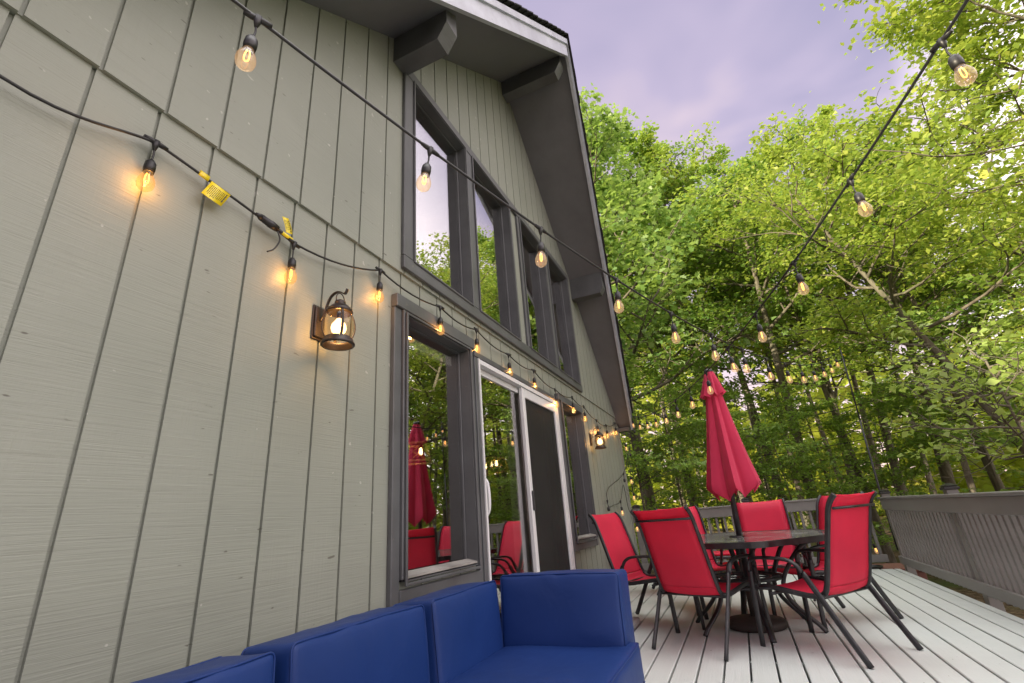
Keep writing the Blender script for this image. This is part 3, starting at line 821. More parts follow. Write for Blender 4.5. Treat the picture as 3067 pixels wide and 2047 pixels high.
# ---------------------------------------------------------------- patio table, umbrella
TC = (4.70, -1.535)
tb = empty('patio_table', 'six sided glass topped patio table with black curved legs', 'table', (*TC, 0), R(11))
def hexpath(Rr, rad, z, n=7):
    pts = []
    for k in range(6):
        a = k * PI / 3; c = Vector((Rr * math.cos(a), Rr * math.sin(a), z))
        d = rad / math.cos(PI / 6); cc = Vector((math.cos(a), math.sin(a), 0)) * (Rr - d); cc.z = z
        for i in range(n):
            t = a - PI / 6 + (PI / 3) * i / (n - 1); pts.append(cc + Vector((rad * math.cos(t), rad * math.sin(t), 0)))
    return pts
TZ = .665
hp = hexpath(.805, .16, TZ)
mb = MB()
outer = [Vector((p.x, p.y, TZ + .004)) for p in hp]; inner = [Vector((p.x * .965, p.y * .965, TZ + .004)) for p in hp]
low = [Vector((p.x, p.y, TZ - .036)) for p in hp]; lowi = [Vector((p.x * .965, p.y * .965, TZ - .036)) for p in hp]
n = len(hp); V = outer + inner + low + lowi; F = []
for i in range(n):
    j = (i + 1) % n
    F += [(i, j, n + j, n + i), (2 * n + i, 2 * n + j, j, i), (n + i, n + j, 3 * n + j, 3 * n + i), (3 * n + i, 3 * n + j, 2 * n + j, 2 * n + i)]
recalc(mb.add(V, F).build('rim', M['black'], tb))
hg = [(p.x * .963, p.y * .963) for p in hp]
mb = MB(); V = []
for z in (TZ - .004, TZ + .002):
    for r_ in (.035, None):
        for i, (px_, py_) in enumerate(hg):
            if r_: a = math.atan2(py_, px_); V.append((r_ * math.cos(a), r_ * math.sin(a), z))
            else: V.append((px_, py_, z))
F = []
for i in range(n):
    j = (i + 1) % n; F += [(i, n + i, n + j, j), (2 * n + i, 2 * n + j, 3 * n + j, 3 * n + i), (n + i, 3 * n + i, 3 * n + j, n + j), (i, j, 2 * n + j, 2 * n + i)]
recalc(mb.add(V, F).build('tabletop', M['table'], tb))
mb = MB()
mb.tube([(.052 * math.cos(a), .052 * math.sin(a), TZ + .004) for a in np.linspace(0, 2 * PI, 20)], .006, 6, cap=False); mb.build('umbrella_collar', M['black'], tb)
for k in range(6):
    a = k * PI / 3; c, s = math.cos(a), math.sin(a)
    prof = [(.60, TZ - .038), (.50, TZ - .06), (.42, .54), (.34, .44), (.29, .36), (.27, .28), (.30, .20), (.37, .12), (.45, .05), (.49, 0.0)]
    pts = smooth_path([(r * c, r * s, z) for r, z in prof], 4)
    MB().tube(pts, .0195, 8, sx=1.15, sy=.8, up=(0, 0, 1)).build('leg', M['black'], tb)
mb = MB()
for rr_ in (.275, .19, .06): mb.tube([(rr_ * math.cos(a), rr_ * math.sin(a), .36) for a in np.linspace(0, 2 * PI, 30)], .013 if rr_ > .2 else .008, 6, cap=False)
for k in range(6):
    a = k * PI / 3 + .3; mb.tube([(.06 * math.cos(a), .06 * math.sin(a), .36), (.27 * math.cos(a), .27 * math.sin(a), .36)], .007, 6)
mb.build('shelf_ring', M['black'], tb)
ub = empty('umbrella_base', 'round dark umbrella base on the deck under the table', 'umbrella base', (*TC, 0))
MB().lathe([(.001, .004), (.215, .004), (.226, .012), (.226, .045), (.21, .058), (.10, .068), (.034, .080), (.001, .082)], 36).build('disc', M['base'], ub)
MB().tube([(0, 0, .078), (0, -.003, .34)], .030, 14).build('stem', M['base'], ub)
MB().tube([(.028, 0, .28), (.072, 0, .28)], [.008, .014], 8).build('knob', M['black'], ub)

um = empty('patio_umbrella', 'closed red patio umbrella standing through the table', 'umbrella', (*TC, .10))
axis = lambda z: Vector((0., -.0385 * z, z))          # slight lean
MB().tube([axis(.0), axis(2.0)], .023, 12).build('pole', M['black'], um)
def canopy(zs, rad, offs, pleat, nple, seed, hem=0., th=.0025, phase=0.):
    rg = random.Random(seed); nt = 192; rows = len(zs)
    ph = [rg.uniform(-.25, .25) for _ in range(nple)]; am = [rg.uniform(.75, 1.2) for _ in range(nple)]
    V = []
    for i, z in enumerate(zs):
        f = i / (rows - 1)
        for k in range(nt):
            a = 2 * PI * k / nt; u = a / (2 * PI) * nple + phase; j = int(u) % nple; w = u - math.floor(u)
            w2 = min(1, max(0, w + ph[j] * .35 * math.sin(PI * w)))
            s = abs(math.sin(PI * w2)) ** .75           # 0 in the valley, 1 on the rib
            r = rad[i] * (1 - pleat[i] * (1 - s) * am[j])
            tw = .30 * pleat[i] * math.sin(2 * PI * w2) * am[j]
            dz = hem * f ** 8 * (s - .55) * am[j] * 1.0 - hem * .35 * f ** 8 * math.cos(a - 2.4)
            c = axis(z); ox, oy = offs[i]
            V.append((c.x + ox + r * math.cos(a + tw), c.y + oy + r * math.sin(a + tw), z + dz))
    F = [(i * nt + k, i * nt + (k + 1) % nt, (i + 1) * nt + (k + 1) % nt, (i + 1) * nt + k) for i in range(rows - 1) for k in range(nt)]
    return MB().add(V, F, True)
Z = lambda z: z - .10
zs = [Z(2.075), Z(2.0), Z(1.9), Z(1.75), Z(1.6), Z(1.45), Z(1.3), Z(1.2), Z(1.1), Z(1.05), Z(1.025)]
rad = [.045, .056, .070, .096, .122, .150, .180, .202, .224, .232, .222]
offs = [(0, -.004 - .0) for _ in zs]
offs = [(0, -.002 - .036 * (i / 10) ** 1.1) for i in range(11)]
pl_ = [.10, .20, .26, .30, .33, .35, .38, .40, .42, .44, .44]
can = canopy(zs, rad, offs, pl_, 7, 4, hem=.10).build('canopy', M['umb'], um)
zs = [Z(2.10), Z(2.06), Z(2.0), Z(1.95), Z(1.90), Z(1.875)]
rad = [.040, .056, .076, .092, .110, .120]
canopy(zs, rad, [(0, -.004)] * 6, [.05, .15, .25, .3, .34, .36], 8, 9, hem=.035, phase=.4).build('vent', M['umb'], can)
MB().lathe([(.001, 2.035), (.03, 2.032), (.040, 2.018), (.042, 2.002), (.030, 1.995), (.018, 1.99)], 16, (0, -.0385 * 2.0, 0)).build('finial', M['black'], um)

# ---------------------------------------------------------------- sling chairs
def sling(prof, w, th=.004, sag=.012):
    P = smooth_path([(0, y, z) for y, z in prof], 5); nx = 8; V = []
    n = len(P)
    for side in (0, 1):
        for i, p in enumerate(P):
            d = (P[min(i + 1, n - 1)] - P[max(i - 1, 0)]).normalized(); nn = Vector((0, -d.z, d.y))
            if nn.z < 0 and abs(nn.z) > .5: nn = -nn
            if abs(nn.z) <= .5 and nn.y < 0: nn = -nn
            for k in range(nx + 1):
                u = k / nx * 2 - 1; s = sag * (1 - u * u)
                V.append(tuple(Vector((u * w, p.y, p.z)) - nn * (s + side * th)))
    F = []; K = n * (nx + 1)
    for side in (0, 1):
        for i in range(n - 1):
            for k in range(nx):
                a = side * K + i * (nx + 1) + k; F.append((a, a + 1, a + nx + 2, a + nx + 1))
    for i in range(n - 1):
        for k in (0, nx): a = i * (nx + 1) + k; F.append((a, a + nx + 1, a + nx + 1 + K, a + K))
    for k in range(nx):
        for i in (0, n - 1): a = i * (nx + 1) + k; F.append((a, a + 1, a + 1 + K, a + K))
    return MB().add(V, F, True)
BACK = [(-.405, .935), (-.372, .905), (-.342, .858), (-.318, .79), (-.285, .69), (-.25, .58), (-.215, .47), (-.188, .395)]
SEAT = [(-.188, .395), (-.165, .36), (-.12, .342), (-.05, .340), (.05, .352), (.15, .366), (.23, .374), (.275, .372), (.298, .358)]
def make_chair():
    t = empty('patio_chair', '', 'chair', (0, 0, 0), 0, 'red sling chairs')
    recalc(sling(BACK, .222).build('backrest', M['red'], t)); recalc(sling(SEAT, .222).build('seat', M['red'], t))
    for s in (-1, 1):
        pr = smooth_path([(s * .232, y, z) for y, z in BACK + SEAT[1:]], 4)
        MB().tube(pr, .0132, 8, sx=.9, sy=1.3, up=(0, .5, 1)).build('side_rail', M['black'], t)
        X = s * .272
        MB().tube(smooth_path([(X, .350, .002), (X, .338, .20), (X, .325, .40), (X, .318, .475)], 4), .0162, 8, sx=.75, sy=1.2, up=(0, 1, 0)).build('leg', M['black'], t)
        MB().tube(smooth_path([(X, .318, .475), (X, .312, .520), (X, .285, .549), (X, .22, .560), (X, .10, .560), (X, .01, .551), (X, -.045, .525), (X, -.08, .478)], 4), .0162, 8, sx=1.2, sy=.75, up=(0, 0, 1)).build('armrest', M['black'], t)
        MB().tube(smooth_path([(X, -.08, .478), (X, -.14, .37), (X, -.255, .16), (X, -.345, .002)], 4), .0162, 8, sx=.75, sy=1.2, up=(0, 1, 0)).build('leg', M['black'], t)
        MB().tube([(s * .232, .20, .360), (X, .326, .362)], .009, 6).build('bracket', M['black'], t)
        MB().tube([(s * .232, -.16, .345), (X, -.155, .345)], .009, 6).build('bracket', M['black'], t)
    MB().tube([(-.232, -.372, .855), (.232, -.372, .855)], .009, 8).build('crossbar', M['black'], t)
    MB().tube([(-.272, -.148, .335), (.272, -.148, .335)], .010, 8).build('crossbar', M['black'], t)
    MB().tube([(-.272, .19, .335), (.272, .19, .335)], .010, 8).build('crossbar', M['black'], t)
    return t
proto = make_chair()
def facing(deg): return R(deg - 90)      # local +y is the way the chair faces
chairs = [
 (4.16, -1.235, -26, 0, 'red sling chair at the near left of the table, its back to the camera'),
 (4.11, -2.0, 51, 0, 'red sling chair at the near right of the table, nearest the camera'),
 (5.06, -2.13, 125, 0, 'red sling chair half hidden behind the near right chair'),
 (5.50, -1.79, 178, 0, 'red sling chair at the far end of the table facing the camera'),
 (5.55, -1.14, -152, 0, 'red sling chair mostly hidden behind the near left chair'),
 (4.84, -.72, -110, 0, 'red sling chair between the table and the house wall'),
 (6.60, -.80, -75, 0, 'red sling chair alone near the far wall corner, mostly hidden'),
]
for i, (x, y, a, z, lab) in enumerate(chairs):
    c = proto if i == 0 else copy_tree(proto)
    c.location = (x, y, z); c.rotation_euler = (0, 0, facing(a)); c['label'] = lab

for z, lab in ((0., 'lower red footstool of the two stacked beyond the table'), (.13, 'upper red footstool of the two stacked beyond the table')):
    f = empty('footstool', lab, 'footstool', (6.75, -1.27, z), R(6), 'stacked red footstools')
    MB().box((-.17, -.26, .235), (.17, .26, .262), bev=.008).build('seat', M['red'], f)
    mb = MB()
    for sy in (-1, 1): mb.tube([(-.19, sy * .275, .245), (.19, sy * .275, .245)], .013, 6)
    for sx in (-1, 1): mb.tube([(sx * .185, -.275, .215), (sx * .185, .275, .215)], .017, 6)
    mb.build('frame', M['black'], f)
    for sx in (-1, 1):
        for sy in (-1, 1): MB().tube([(sx * .185, sy * .275, .23), (sx * .20, sy * .285, .002)], .012, 6).build('leg', M['black'], f)

# ---------------------------------------------------------------- sofa
def cushion(dim, seg=(14, 8, 10), r=.035, bulge=(.02, .02, .02), wr=.006, seed=0):
    """soft box centred on the origin"""
    w, d, h_ = [x / 2 for x in dim]; V = []; idx = {}; F = []
    def samples(L, n):
        a = [-L, -L + r * .25, -L + r * .6, -L + r * 1.1]; b = list(np.linspace(-L + r * 1.1, L - r * 1.1, n + 1))[1:-1]
        return a + b + [-q for q in a[::-1]]
    S = [samples(w, seg[0]), samples(d, seg[1]), samples(h_, seg[2])]; N = [len(s) - 1 for s in S]; D = (w, d, h_)
    def vert(i, j, k):
        key = (i, j, k)
        if key in idx: return idx[key]
        p = Vector((S[0][i], S[1][j], S[2][k])); q = Vector([max(-D[a] + r, min(D[a] - r, p[a])) for a in range(3)])
        o = p - q
        if o.length > 1e-9: p = q + o.normalized() * r
        u = [p[a] / D[a] for a in range(3)]
        for a in range(3):
            b, c = (a + 1) % 3, (a + 2) % 3
            p[a] += bulge[a] * u[a] ** 3 * (1 - u[b] ** 4) * (1 - u[c] ** 4)
        nz = Vector((mnoise.noise(p * 3.1 + Vector((seed, 0, 0))), mnoise.noise(p * 3.1 + Vector((0, seed, 9))), mnoise.noise(p * 3.1 + Vector((5, 0, seed)))))
        n2 = mnoise.noise(Vector((p.x * 13 + seed, p.y * 13, p.z * 4))) * (abs(u[2]) ** 3)
        p = p + nz * wr * 1.6 + p.normalized() * n2 * wr
        idx[key] = len(V); V.append(tuple(p)); return idx[key]
    for a in range(3):
        b, c = (a + 1) % 3, (a + 2) % 3
        for s in (0, N[a]):
            for i in range(N[b]):
                for j in range(N[c]):
                    q = []
                    for (ii, jj) in ((i, j), (i + 1, j), (i + 1, j + 1), (i, j + 1)):
                        t = [0, 0, 0]; t[a] = s; t[b] = ii; t[c] = jj; q.append(vert(*t))
                    F.append(tuple(q if s else q[::-1]))
    return MB().add(V, F, True)
def piping(dim, axis, side, r=.035, off=.0, rad=.0032, bulge=0., seed=0, wr=.006):
    D = [x / 2 for x in dim]; a = axis; b, c = (a + 1) % 3, (a + 2) % 3; pts = []
    q = r * .8
    for (sb, sc, t0) in ((1, 1, 0), (-1, 1, 90), (-1, -1, 180), (1, -1, 270)):
        for k in range(5):
            t = R(t0 + 22.5 * k); p = [0, 0, 0]; p[a] = side * (D[a] - r * .30)
            p[b] = sb * (D[b] - r) + r * math.cos(t) * .92; p[c] = sc * (D[c] - r) + r * math.sin(t) * .92; pts.append(Vector(p))
    out = []
    for i in range(len(pts)):
        p, n = pts[i], pts[(i + 1) % len(pts)]; m = max(1, int((n - p).length / .05))
        for k in range(m):
            x = p.lerp(n, k / m); nz = Vector((mnoise.noise(x * 3.1 + Vector((seed, 0, 0))), mnoise.noise(x * 3.1 + Vector((0, seed, 9))), mnoise.noise(x * 3.1 + Vector((5, 0, seed)))))
            out.append(x + nz * wr * 1.6)
    out.append(out[0])
    return MB().tube(out, rad, 6, cap=False)
sofa = empty('outdoor_sofa', 'corner outdoor sofa with navy blue cushions against the house wall', 'sofa', (0, 0, 0))
def put(mesh_b, name, dim, loc, rot, pipes, seed=0, r=.035):
    o = mesh_b.build(name, M['blue'], sofa); o.location = loc; o.rotation_euler = rot
    for ax, sd in pipes: piping(dim, ax, sd, r, seed=seed).build('piping', M['blue'], o)
    return o
# back cushions along the wall (lean back a little)
for i, (x0, x1) in enumerate(((-.30, .365), (.405, 1.03), (1.085, 1.70), (1.755, 2.305))):
    dim = (x1 - x0, .20, .37); c = cushion(dim, (22, 8, 14), .019, (.005, .014, .006), .0065, i * 3.3 + 1)
    put(c, 'back_cushion', dim, ((x0 + x1) / 2, -.368, .472), (R(-5), 0, 0), ((1, -1), (1, 1)), i * 3.3 + 1, .019)
dim = (.20, .585, .32); c = cushion(dim, (8, 22, 14), .019, (.013, .006, .005), .0065, 20.)
put(c, 'arm_cushion', dim, (2.432, -.752, .512), (0, R(4), R(2)), ((0, -1), (0, 1)), 20., .019)
for i, (x0, x1) in enumerate(((-.32, .62), (.65, 2.43))):
    dim = (x1 - x0, .62, .15); c = cushion(dim, (28, 16, 6), .022, (.005, .006, .014), .006, 30. + i)
    put(c, 'seat_cushion', dim, ((x0 + x1) / 2, -.775, .312), (0, 0, 0), ((2, 1), (2, -1)), 30. + i, .022)
mb = MB().box((-.40, -1.04, .10), (2.47, -.19, .235), bev=.01); mb.box((-.40, -.225, .235), (2.52, -.165, .56), bev=.01); mb.box((2.50, -1.0, .235), (2.54, -.225, .50), bev=.01)
mb.build('frame', M['wicker'], sofa)
for x in (-.3, 1.1, 2.40):
    for y in (-1.0, -.26): MB().box((x - .03, y - .03, .002), (x + .03, y + .03, .0995)).build('leg', M['wicker'], sofa)

# ---------------------------------------------------------------- trees
def leaf_geo(P, D, N, size, kind, rg):
    """P centres, D long-axis dirs, N normals -> arrays of verts and polygon vertex count"""
    S = np.cross(D, N); S /= np.linalg.norm(S, axis=1)[:, None] + 1e-9
    N2 = np.cross(S, D); s = size[:, None]
    if kind == 'lobed':
        prof = [(0, 0, 0), (.18, .22, .03), (.30, .50, .10), (.45, .22, .03), (.66, .42, .10), (.72, .16, .02), (1., 0, -.05), (.72, -.16, .02), (.66, -.42, .10), (.45, -.22, .03), (.30, -.50, .10), (.18, -.22, .03)]
    else:
        prof = [(0, 0, 0), (.45, .33, .08), (1., 0, -.06), (.45, -.33, .08)]
    V = np.stack([P + D * s * a + S * s * b + N2 * s * c for a, b, c in prof], 1)
    return V.reshape(-1, 3), len(prof)
def leaves_mesh(name, V, k, mat):
    n = len(V) // k; me = bpy.data.meshes.new(name)
    me.vertices.add(len(V)); me.vertices.foreach_set('co', V.astype(np.float32).ravel())
    me.loops.add(n * k); me.loops.foreach_set('vertex_index', np.arange(n * k, dtype=np.int32))
    me.polygons.add(n); me.polygons.foreach_set('loop_start', np.arange(0, n * k, k, dtype=np.int32))
    me.polygons.foreach_set('loop_total', np.full(n, k, dtype=np.int32))
    me.materials.append(mat); me.update(); me.validate(); return me
def grow(seed, H, cb, spread, nb, leaf, nleaf, kind='plain', lean=(0, 0), flat=.16, r0=None, fork=False, mat='leafA', conical=.55, updir=.55, bare=0):
    rg = np.random.default_rng(seed); mb = MB(); r0 = r0 or .012 * H
    nseg = 9; tr = []
    for i in range(nseg + 1):
        f = i / nseg; w = .10 * H * .2
        tr.append(Vector((lean[0] * f + w * .5 * mnoise.noise((seed * 3.1, f * 2.2, 0)), lean[1] * f + w * .5 * mnoise.noise((seed * 1.7, f * 2.2, 7)), -.7 + f * (H + .7))))
    rad = [r0 * (1 - .9 * (i / nseg) ** .9) + .008 for i in range(nseg + 1)]; rad[0] *= 1.35
    mb.tube(smooth_path(tr, 3), np.interp(np.linspace(0, 1, nseg * 3 + 1), np.linspace(0, 1, nseg + 1), rad).tolist(), 9)
    def at(f):
        x = f * nseg; i = min(int(x), nseg - 1); return tr[i].lerp(tr[i + 1], x - i)
    tips = []
    def limb(p, d, L, r, depth):
        n = 5; pts = [p]; q = p.copy(); dd = d.copy()
        for k in range(n):
            dd = (dd + Vector(rg.normal(0, .16, 3)) + Vector((0, 0, .05 if depth < 2 else -.02))).normalized(); q = q + dd * (L / n); pts.append(q.copy())
        mb.tube(pts, [max(.0035, r * (1 - .8 * k / n)) for k in range(n + 1)], 6 if depth < 2 else 4, cap=False)
        if depth >= 2 or L < .35:
            for k in range(1, n + 1): tips.append((pts[k], dd, L)); 
            return
        ns = int(rg.integers(4, 7)) if depth == 0 else int(rg.integers(3, 5))
        for s in range(ns):
            f = .25 + .75 * (s + rg.random() * .6) / ns; f = min(f, 1.); x = f * n; i = min(int(x), n - 1); pp = pts[i].lerp(pts[i + 1], x - i)
            side = 1 if s % 2 else -1; ax = Vector((0, 0, 1)) if abs(dd.z) < .8 else Vector((1, 0, 0))
            lat = dd.cross(ax).normalized() * side
            nd = (dd * rg.uniform(.5, .9) + lat * rg.uniform(.4, .95) + Vector((0, 0, rg.uniform(-.15, .3)))).normalized()
            limb(pp, nd, L * rg.uniform(.38, .58), r * .5, depth + 1)
    for i in range(nb):
        f = (cb + (H * .985 - cb) * ((i + .5) / nb) ** .9) / H; z = (f * H + .7) / (H + .7); p = at(z)
        a = i * 2.39996 + rg.normal(0, .35); h = (f * H - cb) / (H - cb)
        L = spread * (1 - conical * h) * rg.uniform(.75, 1.15); up = updir * (.35 + .9 * h) + rg.normal(0, .1)
        d = Vector((math.cos(a), math.sin(a), up)).normalized()
        limb(p, d, L, max(.012, r0 * .42 * (1 - .6 * h)), 0)
    for i in range(bare):       # dead twigs low on the stem
        p = at(rg.uniform(.15, .5)); a = rg.uniform(0, 6.28); L = rg.uniform(.6, 1.8); pts = [p]; d = Vector((math.cos(a), math.sin(a), rg.uniform(-.2, .4)))
        for k in range(4): d = (d + Vector(rg.normal(0, .2, 3))).normalized(); pts.append(pts[-1] + d * L / 4)
        mb.tube(pts, [.014, .011, .008, .006, .003], 5, cap=False)
    trunk = mb.mesh('trunk', M['bark'])
    T = np.array([list(t[0]) for t in tips]); TD = np.array([list(t[1]) for t in tips]); TL = np.array([t[2] for t in tips])
    # thin out some tips so the crown has gaps
    keep = rg.random(len(T)) > .12; T, TD, TL = T[keep], TD[keep], TL[keep]
    ids = rg.integers(0, len(T), nleaf)
    sp = np.clip(TL[ids] * .38, .10, .34)[:, None]
    P = T[ids] + rg.normal(0, 1, (nleaf, 3)) * sp * np.array([1, 1, flat * 2.2])
    D = TD[ids] * .6 + rg.normal(0, .7, (nleaf, 3)); D[:, 2] = D[:, 2] * .45 - .22; D /= np.linalg.norm(D, axis=1)[:, None]
    N = np.array([0, 0, 1.]) + rg.normal(0, .42, (nleaf, 3)); N -= D * (N * D).sum(1)[:, None]; N /= np.linalg.norm(N, axis=1)[:, None]
    size = leaf * rg.uniform(.65, 1.25, nleaf)
    V, k = leaf_geo(P, D, N, size, kind, rg)
    return trunk, leaves_mesh('crown', V, k, M[mat])
def plant(name, meshes, loc, rz, sc, label, cat='tree', group=None):
    t = empty(name, label, cat, loc, rz, group); t.scale = (sc, sc, sc * 1.0)
    for nm, me in zip(('trunk', 'crown'), meshes):
        o = bpy.data.objects.new(nm, me); COL.objects.link(o); o.parent = t
    return t
def polar(az, d, z=-.5): return (d * math.cos(R(az)), -1.62 + d * math.sin(R(az)), z)
K = {
 'oak': grow(1, 11.5, 2.6, 3.0, 24, 0.146, 13500, 'lobed', (.3, .4), .2, .13, mat='leafB', bare=8),
 'mapleA': grow(2, 12.5, 3.6, 2.7, 24, 0.125, 14850, 'plain', (.6, -.4), .14, .13, mat='leafA', bare=12),
 'mapleB': grow(3, 13.0, 5.2, 2.6, 20, 0.125, 12825, 'plain', (-.9, .6), .14, .17, mat='leafA', bare=14),
 'beechA': grow(4, 13.5, 3.4, 3.4, 32, 0.116, 28350, 'plain', (.2, .9), .12, .105, mat='leafC', bare=10),
 'beechB': grow(5, 12.0, 4.6, 2.6, 20, 0.116, 12825, 'plain', (.7, .3), .12, .12, mat='leafC', bare=12),
 'leaner': grow(6, 9.0, 3.8, 2.8, 18, 0.116, 12825, 'plain', (.2, 2.9), .12, .11, mat='leafC', bare=16, conical=.3),
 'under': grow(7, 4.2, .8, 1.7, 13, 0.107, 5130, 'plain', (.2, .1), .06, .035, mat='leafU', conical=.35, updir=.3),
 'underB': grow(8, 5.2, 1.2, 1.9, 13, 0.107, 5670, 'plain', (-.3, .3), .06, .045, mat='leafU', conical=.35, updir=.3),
 'sap': grow(9, 2.6, 1.6, .95, 14, .085, 1000, 'plain', (.1, .12), .10, .016, mat='leafD', conical=.3, updir=.3),
 'slim': grow(10, 12.0, 5.8, 1.9, 14, 0.129, 7425, 'plain', (.9, -.7), .14, .10, mat='leafA', bare=16),
 'deepA': grow(11, 13.0, 6.0, 2.3, 14, .22, 4200, 'plain', (.9, .6), .16, .13, mat='leafFar', bare=10),
 'deepB': grow(12, 12.5, 6.6, 2.0, 13, .22, 3600, 'plain', (-.7, -.5), .16, .10, mat='leafFar', bare=10),
}
HH = {'oak': 11.5, 'mapleA': 12.5, 'mapleB': 13., 'beechA': 13.5, 'beechB': 12., 'leaner': 9., 'slim': 12.}
T1 = 'trees at the edge of the wood'
TREES = [  # kind, az, dist, rot, top elevation, label
 ('oak', 8.6, 11.3, 20, 43, 'dense green oak with pointed leaves right beside the roof edge'),
 ('mapleA', 4.0, 13.4, 80, 37.5, 'maple behind the sagging bulb string left of the umbrella top'),
 ('mapleB', .4, 15.2, 10, 38, 'tall maple with a grey trunk directly behind the umbrella'),
 ('slim', -1.4, 14.6, 140, 36, 'slim bare stemmed tree just right of the umbrella top'),
 ('beechB', -4.2, 14.0, 45, 37.5, 'yellow green tree above the middle of the rear railing'),
 ('mapleB', -6.8, 12.2, 200, 36, 'thick dark trunked tree behind the hanging bulbs near the pole'),
 ('mapleA', -9.6, 15.6, 300, 35, 'leafy maple rising behind the black light pole'),
 ('slim', -11.3, 13.2, 60, 33, 'thin leaning stem just right of the black light pole'),
 ('beechB', -13.6, 15.5, 250, 34.5, 'sunlit tree with fine yellow leaves above the deck corner'),
 ('mapleB', -16.4, 13.0, 120, 32, 'many branched tree above the right railing post cap'),
 ('mapleA', -20.3, 13.6, 170, 28.5, 'green maple standing behind the leaning pale trunk'),
 ('leaner', -26.5, 10.3, -22, 31, 'pale trunk leaning to the left over the right railing'),
 ('beechA', -37.5, 10.6, 30, 46, 'tallest sunlit yellow green tree filling the upper right corner'),
 ('beechB', -26.5, 14.5, 190, 30.5, 'bright tree behind the tall one at the upper right'),
 ('mapleA', 13.0, 15.5, 33, 40, 'maple mostly hidden behind the roof overhang'),
 ('beechB', -43, 16.0, 77, 31, 'sunlit tree past the right edge, mirrored in the windows'),
 ('mapleA', -51, 17.5, 200, 25, 'tree beyond the right edge, mirrored in the upper windows'),
 ('oak', -60, 14.5, 100, 24, 'oak beyond the right edge, mirrored in the large lower window'),
]
for k, az, d, rz, el, lab in TREES:
    sc = (d * math.tan(R(el)) + 1.43) / HH[k]
    plant({'oak': 'oak_tree', 'mapleA': 'maple_tree', 'mapleB': 'maple_tree', 'slim': 'maple_tree'}.get(k, 'beech_tree'), K[k], polar(az, d), R(rz), sc, lab, 'tree', T1)
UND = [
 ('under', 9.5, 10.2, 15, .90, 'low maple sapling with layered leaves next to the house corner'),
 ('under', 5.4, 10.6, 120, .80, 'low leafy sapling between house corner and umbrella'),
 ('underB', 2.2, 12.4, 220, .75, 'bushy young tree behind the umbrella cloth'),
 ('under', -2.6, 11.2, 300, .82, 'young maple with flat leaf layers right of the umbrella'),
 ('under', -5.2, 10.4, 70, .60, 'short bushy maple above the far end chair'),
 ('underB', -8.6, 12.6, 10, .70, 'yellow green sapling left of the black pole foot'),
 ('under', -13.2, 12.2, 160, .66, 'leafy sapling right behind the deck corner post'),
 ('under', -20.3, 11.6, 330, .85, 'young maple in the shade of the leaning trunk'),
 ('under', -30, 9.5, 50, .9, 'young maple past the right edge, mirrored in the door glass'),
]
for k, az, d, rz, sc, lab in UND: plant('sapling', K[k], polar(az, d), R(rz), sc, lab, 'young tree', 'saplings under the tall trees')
plant('sapling', K['sap'], polar(-24.0, 6.4), R(20), 1., 'pale green sapling with large leaves just over the right railing', 'young tree')
rg = np.random.default_rng(42)
for i in range(14):
    az = 12 - i * 3.0 + rg.uniform(-.9, .9); d = rg.uniform(18, 25)
    plant('forest_tree', K[('deepA', 'deepB')[i % 2]], polar(az, d, -.3), rg.uniform(0, 6.28), rg.uniform(.85, 1.05), 'slender tree deep inside the wood behind the front row', 'tree', 'trees deep in the wood')
# far wood as one mass
def far_wood():
    rg = np.random.default_rng(5); n = 40000
    az = R(20) - rg.random(n) * R(95); d = rg.uniform(27, 46, n)
    top = 9.5 + 2.5 * np.sin(az * 23) + 1.5 * np.sin(az * 51 + 1)
    z = rg.random(n) ** 1.25 * top - .2
    cx = d * np.cos(az); cy = -1.62 + d * np.sin(az)
    P = np.stack([cx, cy, z], 1)
    D = rg.normal(0, 1, (n, 3)); D[:, 2] *= .4; D /= np.linalg.norm(D, axis=1)[:, None]
    N = np.array([0, 0, .7]) + rg.normal(0, .6, (n, 3)); N -= D * (N * D).sum(1)[:, None]; N /= np.linalg.norm(N, axis=1)[:, None]
    V, k = leaf_geo(P, D, N, rg.uniform(.35, .85, n), 'plain', rg)
    o = bpy.data.objects.new('woods', leaves_mesh('woods', V, k, M['leafFar'])); COL.objects.link(o)
    tag(o, kind='stuff')
far_wood()
# utility cables through the wood
def cable(a, b, sag, lab):
    o = Vector(a); t = MB().tube([Vector(p) - o for p in catenary([a, b], sag, 24)], .009, 5).build('utility_cable', M['rubber']); t.location = o
    tag(t, lab, 'cable', 'overhead cables in the wood')
cable(polar(13, 13, 2.75), polar(-30, 12.5, 3.4), .55, 'upper black cable running through the trees behind the umbrella')
cable(polar(13, 13, 2.15), polar(-30, 12.5, 2.5), .45, 'lower black cable running through the trees behind the umbrella')

# ---------------------------------------------------------------- sky, sun, lamps
SUN_EL, SUN_AZ = 19., 143.      # azimuth measured from +x towards +y
w = bpy.data.worlds.new('World'); scene.world = w; w.use_nodes = True
nt = w.node_tree; nt.nodes.clear()
class WT(NT):
    def __init__(self, t): self.t = t
t = WT(nt)
out = t.n('OutputWorld'); bg = t.n('Background')
sky = t.n('TexSky', sky_type='NISHITA', sun_disc=False); sky.sun_elevation = R(SUN_EL); sky.sun_rotation = R(90 - SUN_AZ)
tc = t.n('TexCoord'); sep = t.n('SeparateXYZ'); t.l(tc.outputs['Generated'], sep.inputs[0])
zc = t.math('ADD', t.math('MAXIMUM', sep.outputs[2], 0.), .22)
comb = t.n('CombineXYZ'); t.l(t.math('DIVIDE', sep.outputs[0], zc), comb.inputs[0]); t.l(t.math('DIVIDE', sep.outputs[1], zc), comb.inputs[1])
mp = t.n('Mapping'); t.l(comb.outputs[0], mp.inputs[0]); mp.inputs['Scale'].default_value = (1.5, .8, 1); mp.inputs['Rotation'].default_value = (0, 0, R(25)); mp.inputs['Location'].default_value = (.4, .2, 0)
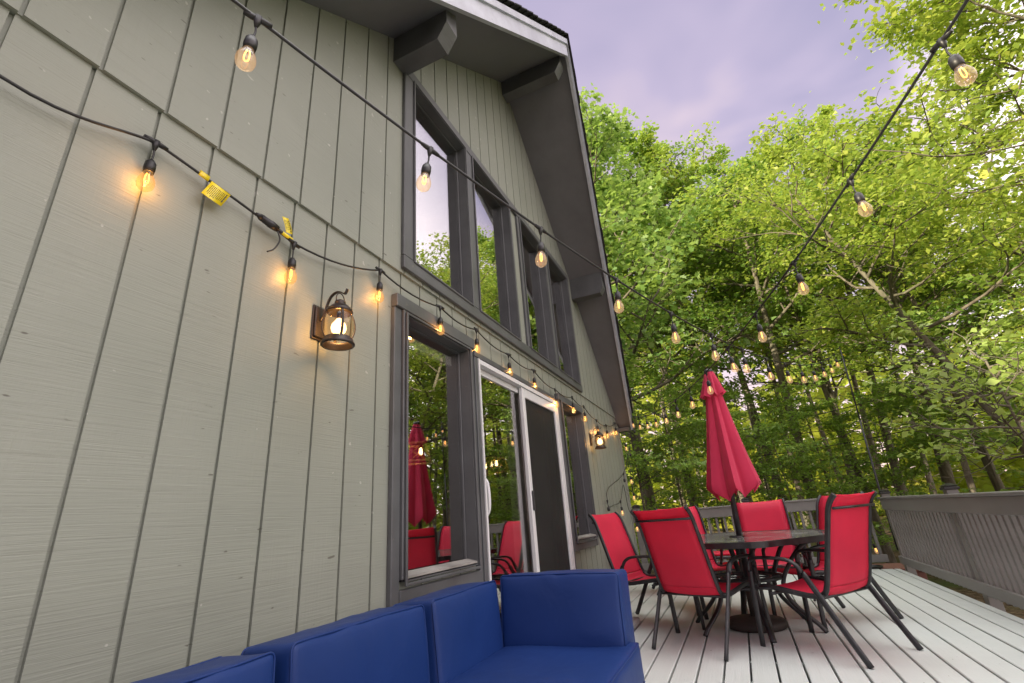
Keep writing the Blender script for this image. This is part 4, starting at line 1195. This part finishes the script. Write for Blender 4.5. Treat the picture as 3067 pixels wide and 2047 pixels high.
c1 = t.noise(mp.outputs[0], 1.5, 7, .62, .5)
cloud = t.ramp(c1, [(.34, (.225, .205, .300)), (.48, (.295, .255, .345)), (.58, (.39, .320, .375)), (.70, (.56, .440, .455))])
hor = t.ramp(sep.outputs[2], [(.0, 1.0), (.62, 0.0)])
c2 = t.mix(t.math('MULTIPLY', hor, .75), cloud, (.64, .50, .52))
low = t.ramp(sep.outputs[2], [(.05, 1.0), (.30, 0.0)])
c3 = t.mix(t.math('MULTIPLY', low, .55), c2, (.80, .52, .42))
# sky boosted overhead and beyond the right railing, added to light deck and wall
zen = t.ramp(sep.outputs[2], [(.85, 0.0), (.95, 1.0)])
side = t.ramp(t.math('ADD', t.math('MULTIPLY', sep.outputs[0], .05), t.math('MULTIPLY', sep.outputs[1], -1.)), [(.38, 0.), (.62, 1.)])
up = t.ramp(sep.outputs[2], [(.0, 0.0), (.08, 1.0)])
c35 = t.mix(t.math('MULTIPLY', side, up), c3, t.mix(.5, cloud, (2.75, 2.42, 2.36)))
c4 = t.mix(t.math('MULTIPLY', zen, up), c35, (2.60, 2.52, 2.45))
bgs = t.n('VectorMath', operation='SCALE'); t.l(sky.outputs[0], bgs.inputs[0]); bgs.inputs['Scale'].default_value = .012
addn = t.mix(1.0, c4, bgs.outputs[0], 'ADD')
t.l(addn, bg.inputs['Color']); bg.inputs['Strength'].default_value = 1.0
t.l(bg.outputs[0], out.inputs['Surface'])
sl = bpy.data.lights.new('sun', 'SUN'); so = bpy.data.objects.new('sun', sl); COL.objects.link(so)
sl.energy = 5.; sl.angle = R(.6); sl.color = (1., .86, .62)
d = Vector((math.cos(R(SUN_EL)) * math.cos(R(SUN_AZ)), math.cos(R(SUN_EL)) * math.sin(R(SUN_AZ)), math.sin(R(SUN_EL))))
so.rotation_euler = d.to_track_quat('Z', 'Y').to_euler()
def pt(loc, p, c, r=.012):
    l = bpy.data.lights.new('bulb_light', 'POINT'); l.energy = p; l.color = c; l.shadow_soft_size = r
    o = bpy.data.objects.new('bulb_light', l); COL.objects.link(o); o.location = loc
for p in LIGHTS: pt(p, .55, (1., .48, .15))
for x in (1.51, 6.20): pt((x, -.124, 1.815), 7., (1., .60, .26), .02)

vs = scene.view_settings; vs.view_transform = 'Standard'; vs.look = 'None'; vs.gamma = 1; vs.exposure = .95
scene.cycles.max_bounces = 7; scene.cycles.transparent_max_bounces = 16; scene.cycles.diffuse_bounces = 4; scene.cycles.glossy_bounces = 4
scene.cycles.transmission_bounces = 4; scene.cycles.caustics_reflective = False; scene.cycles.caustics_refractive = False
scene.cycles.sample_clamp_indirect = 4.; scene.cycles.use_denoising = True
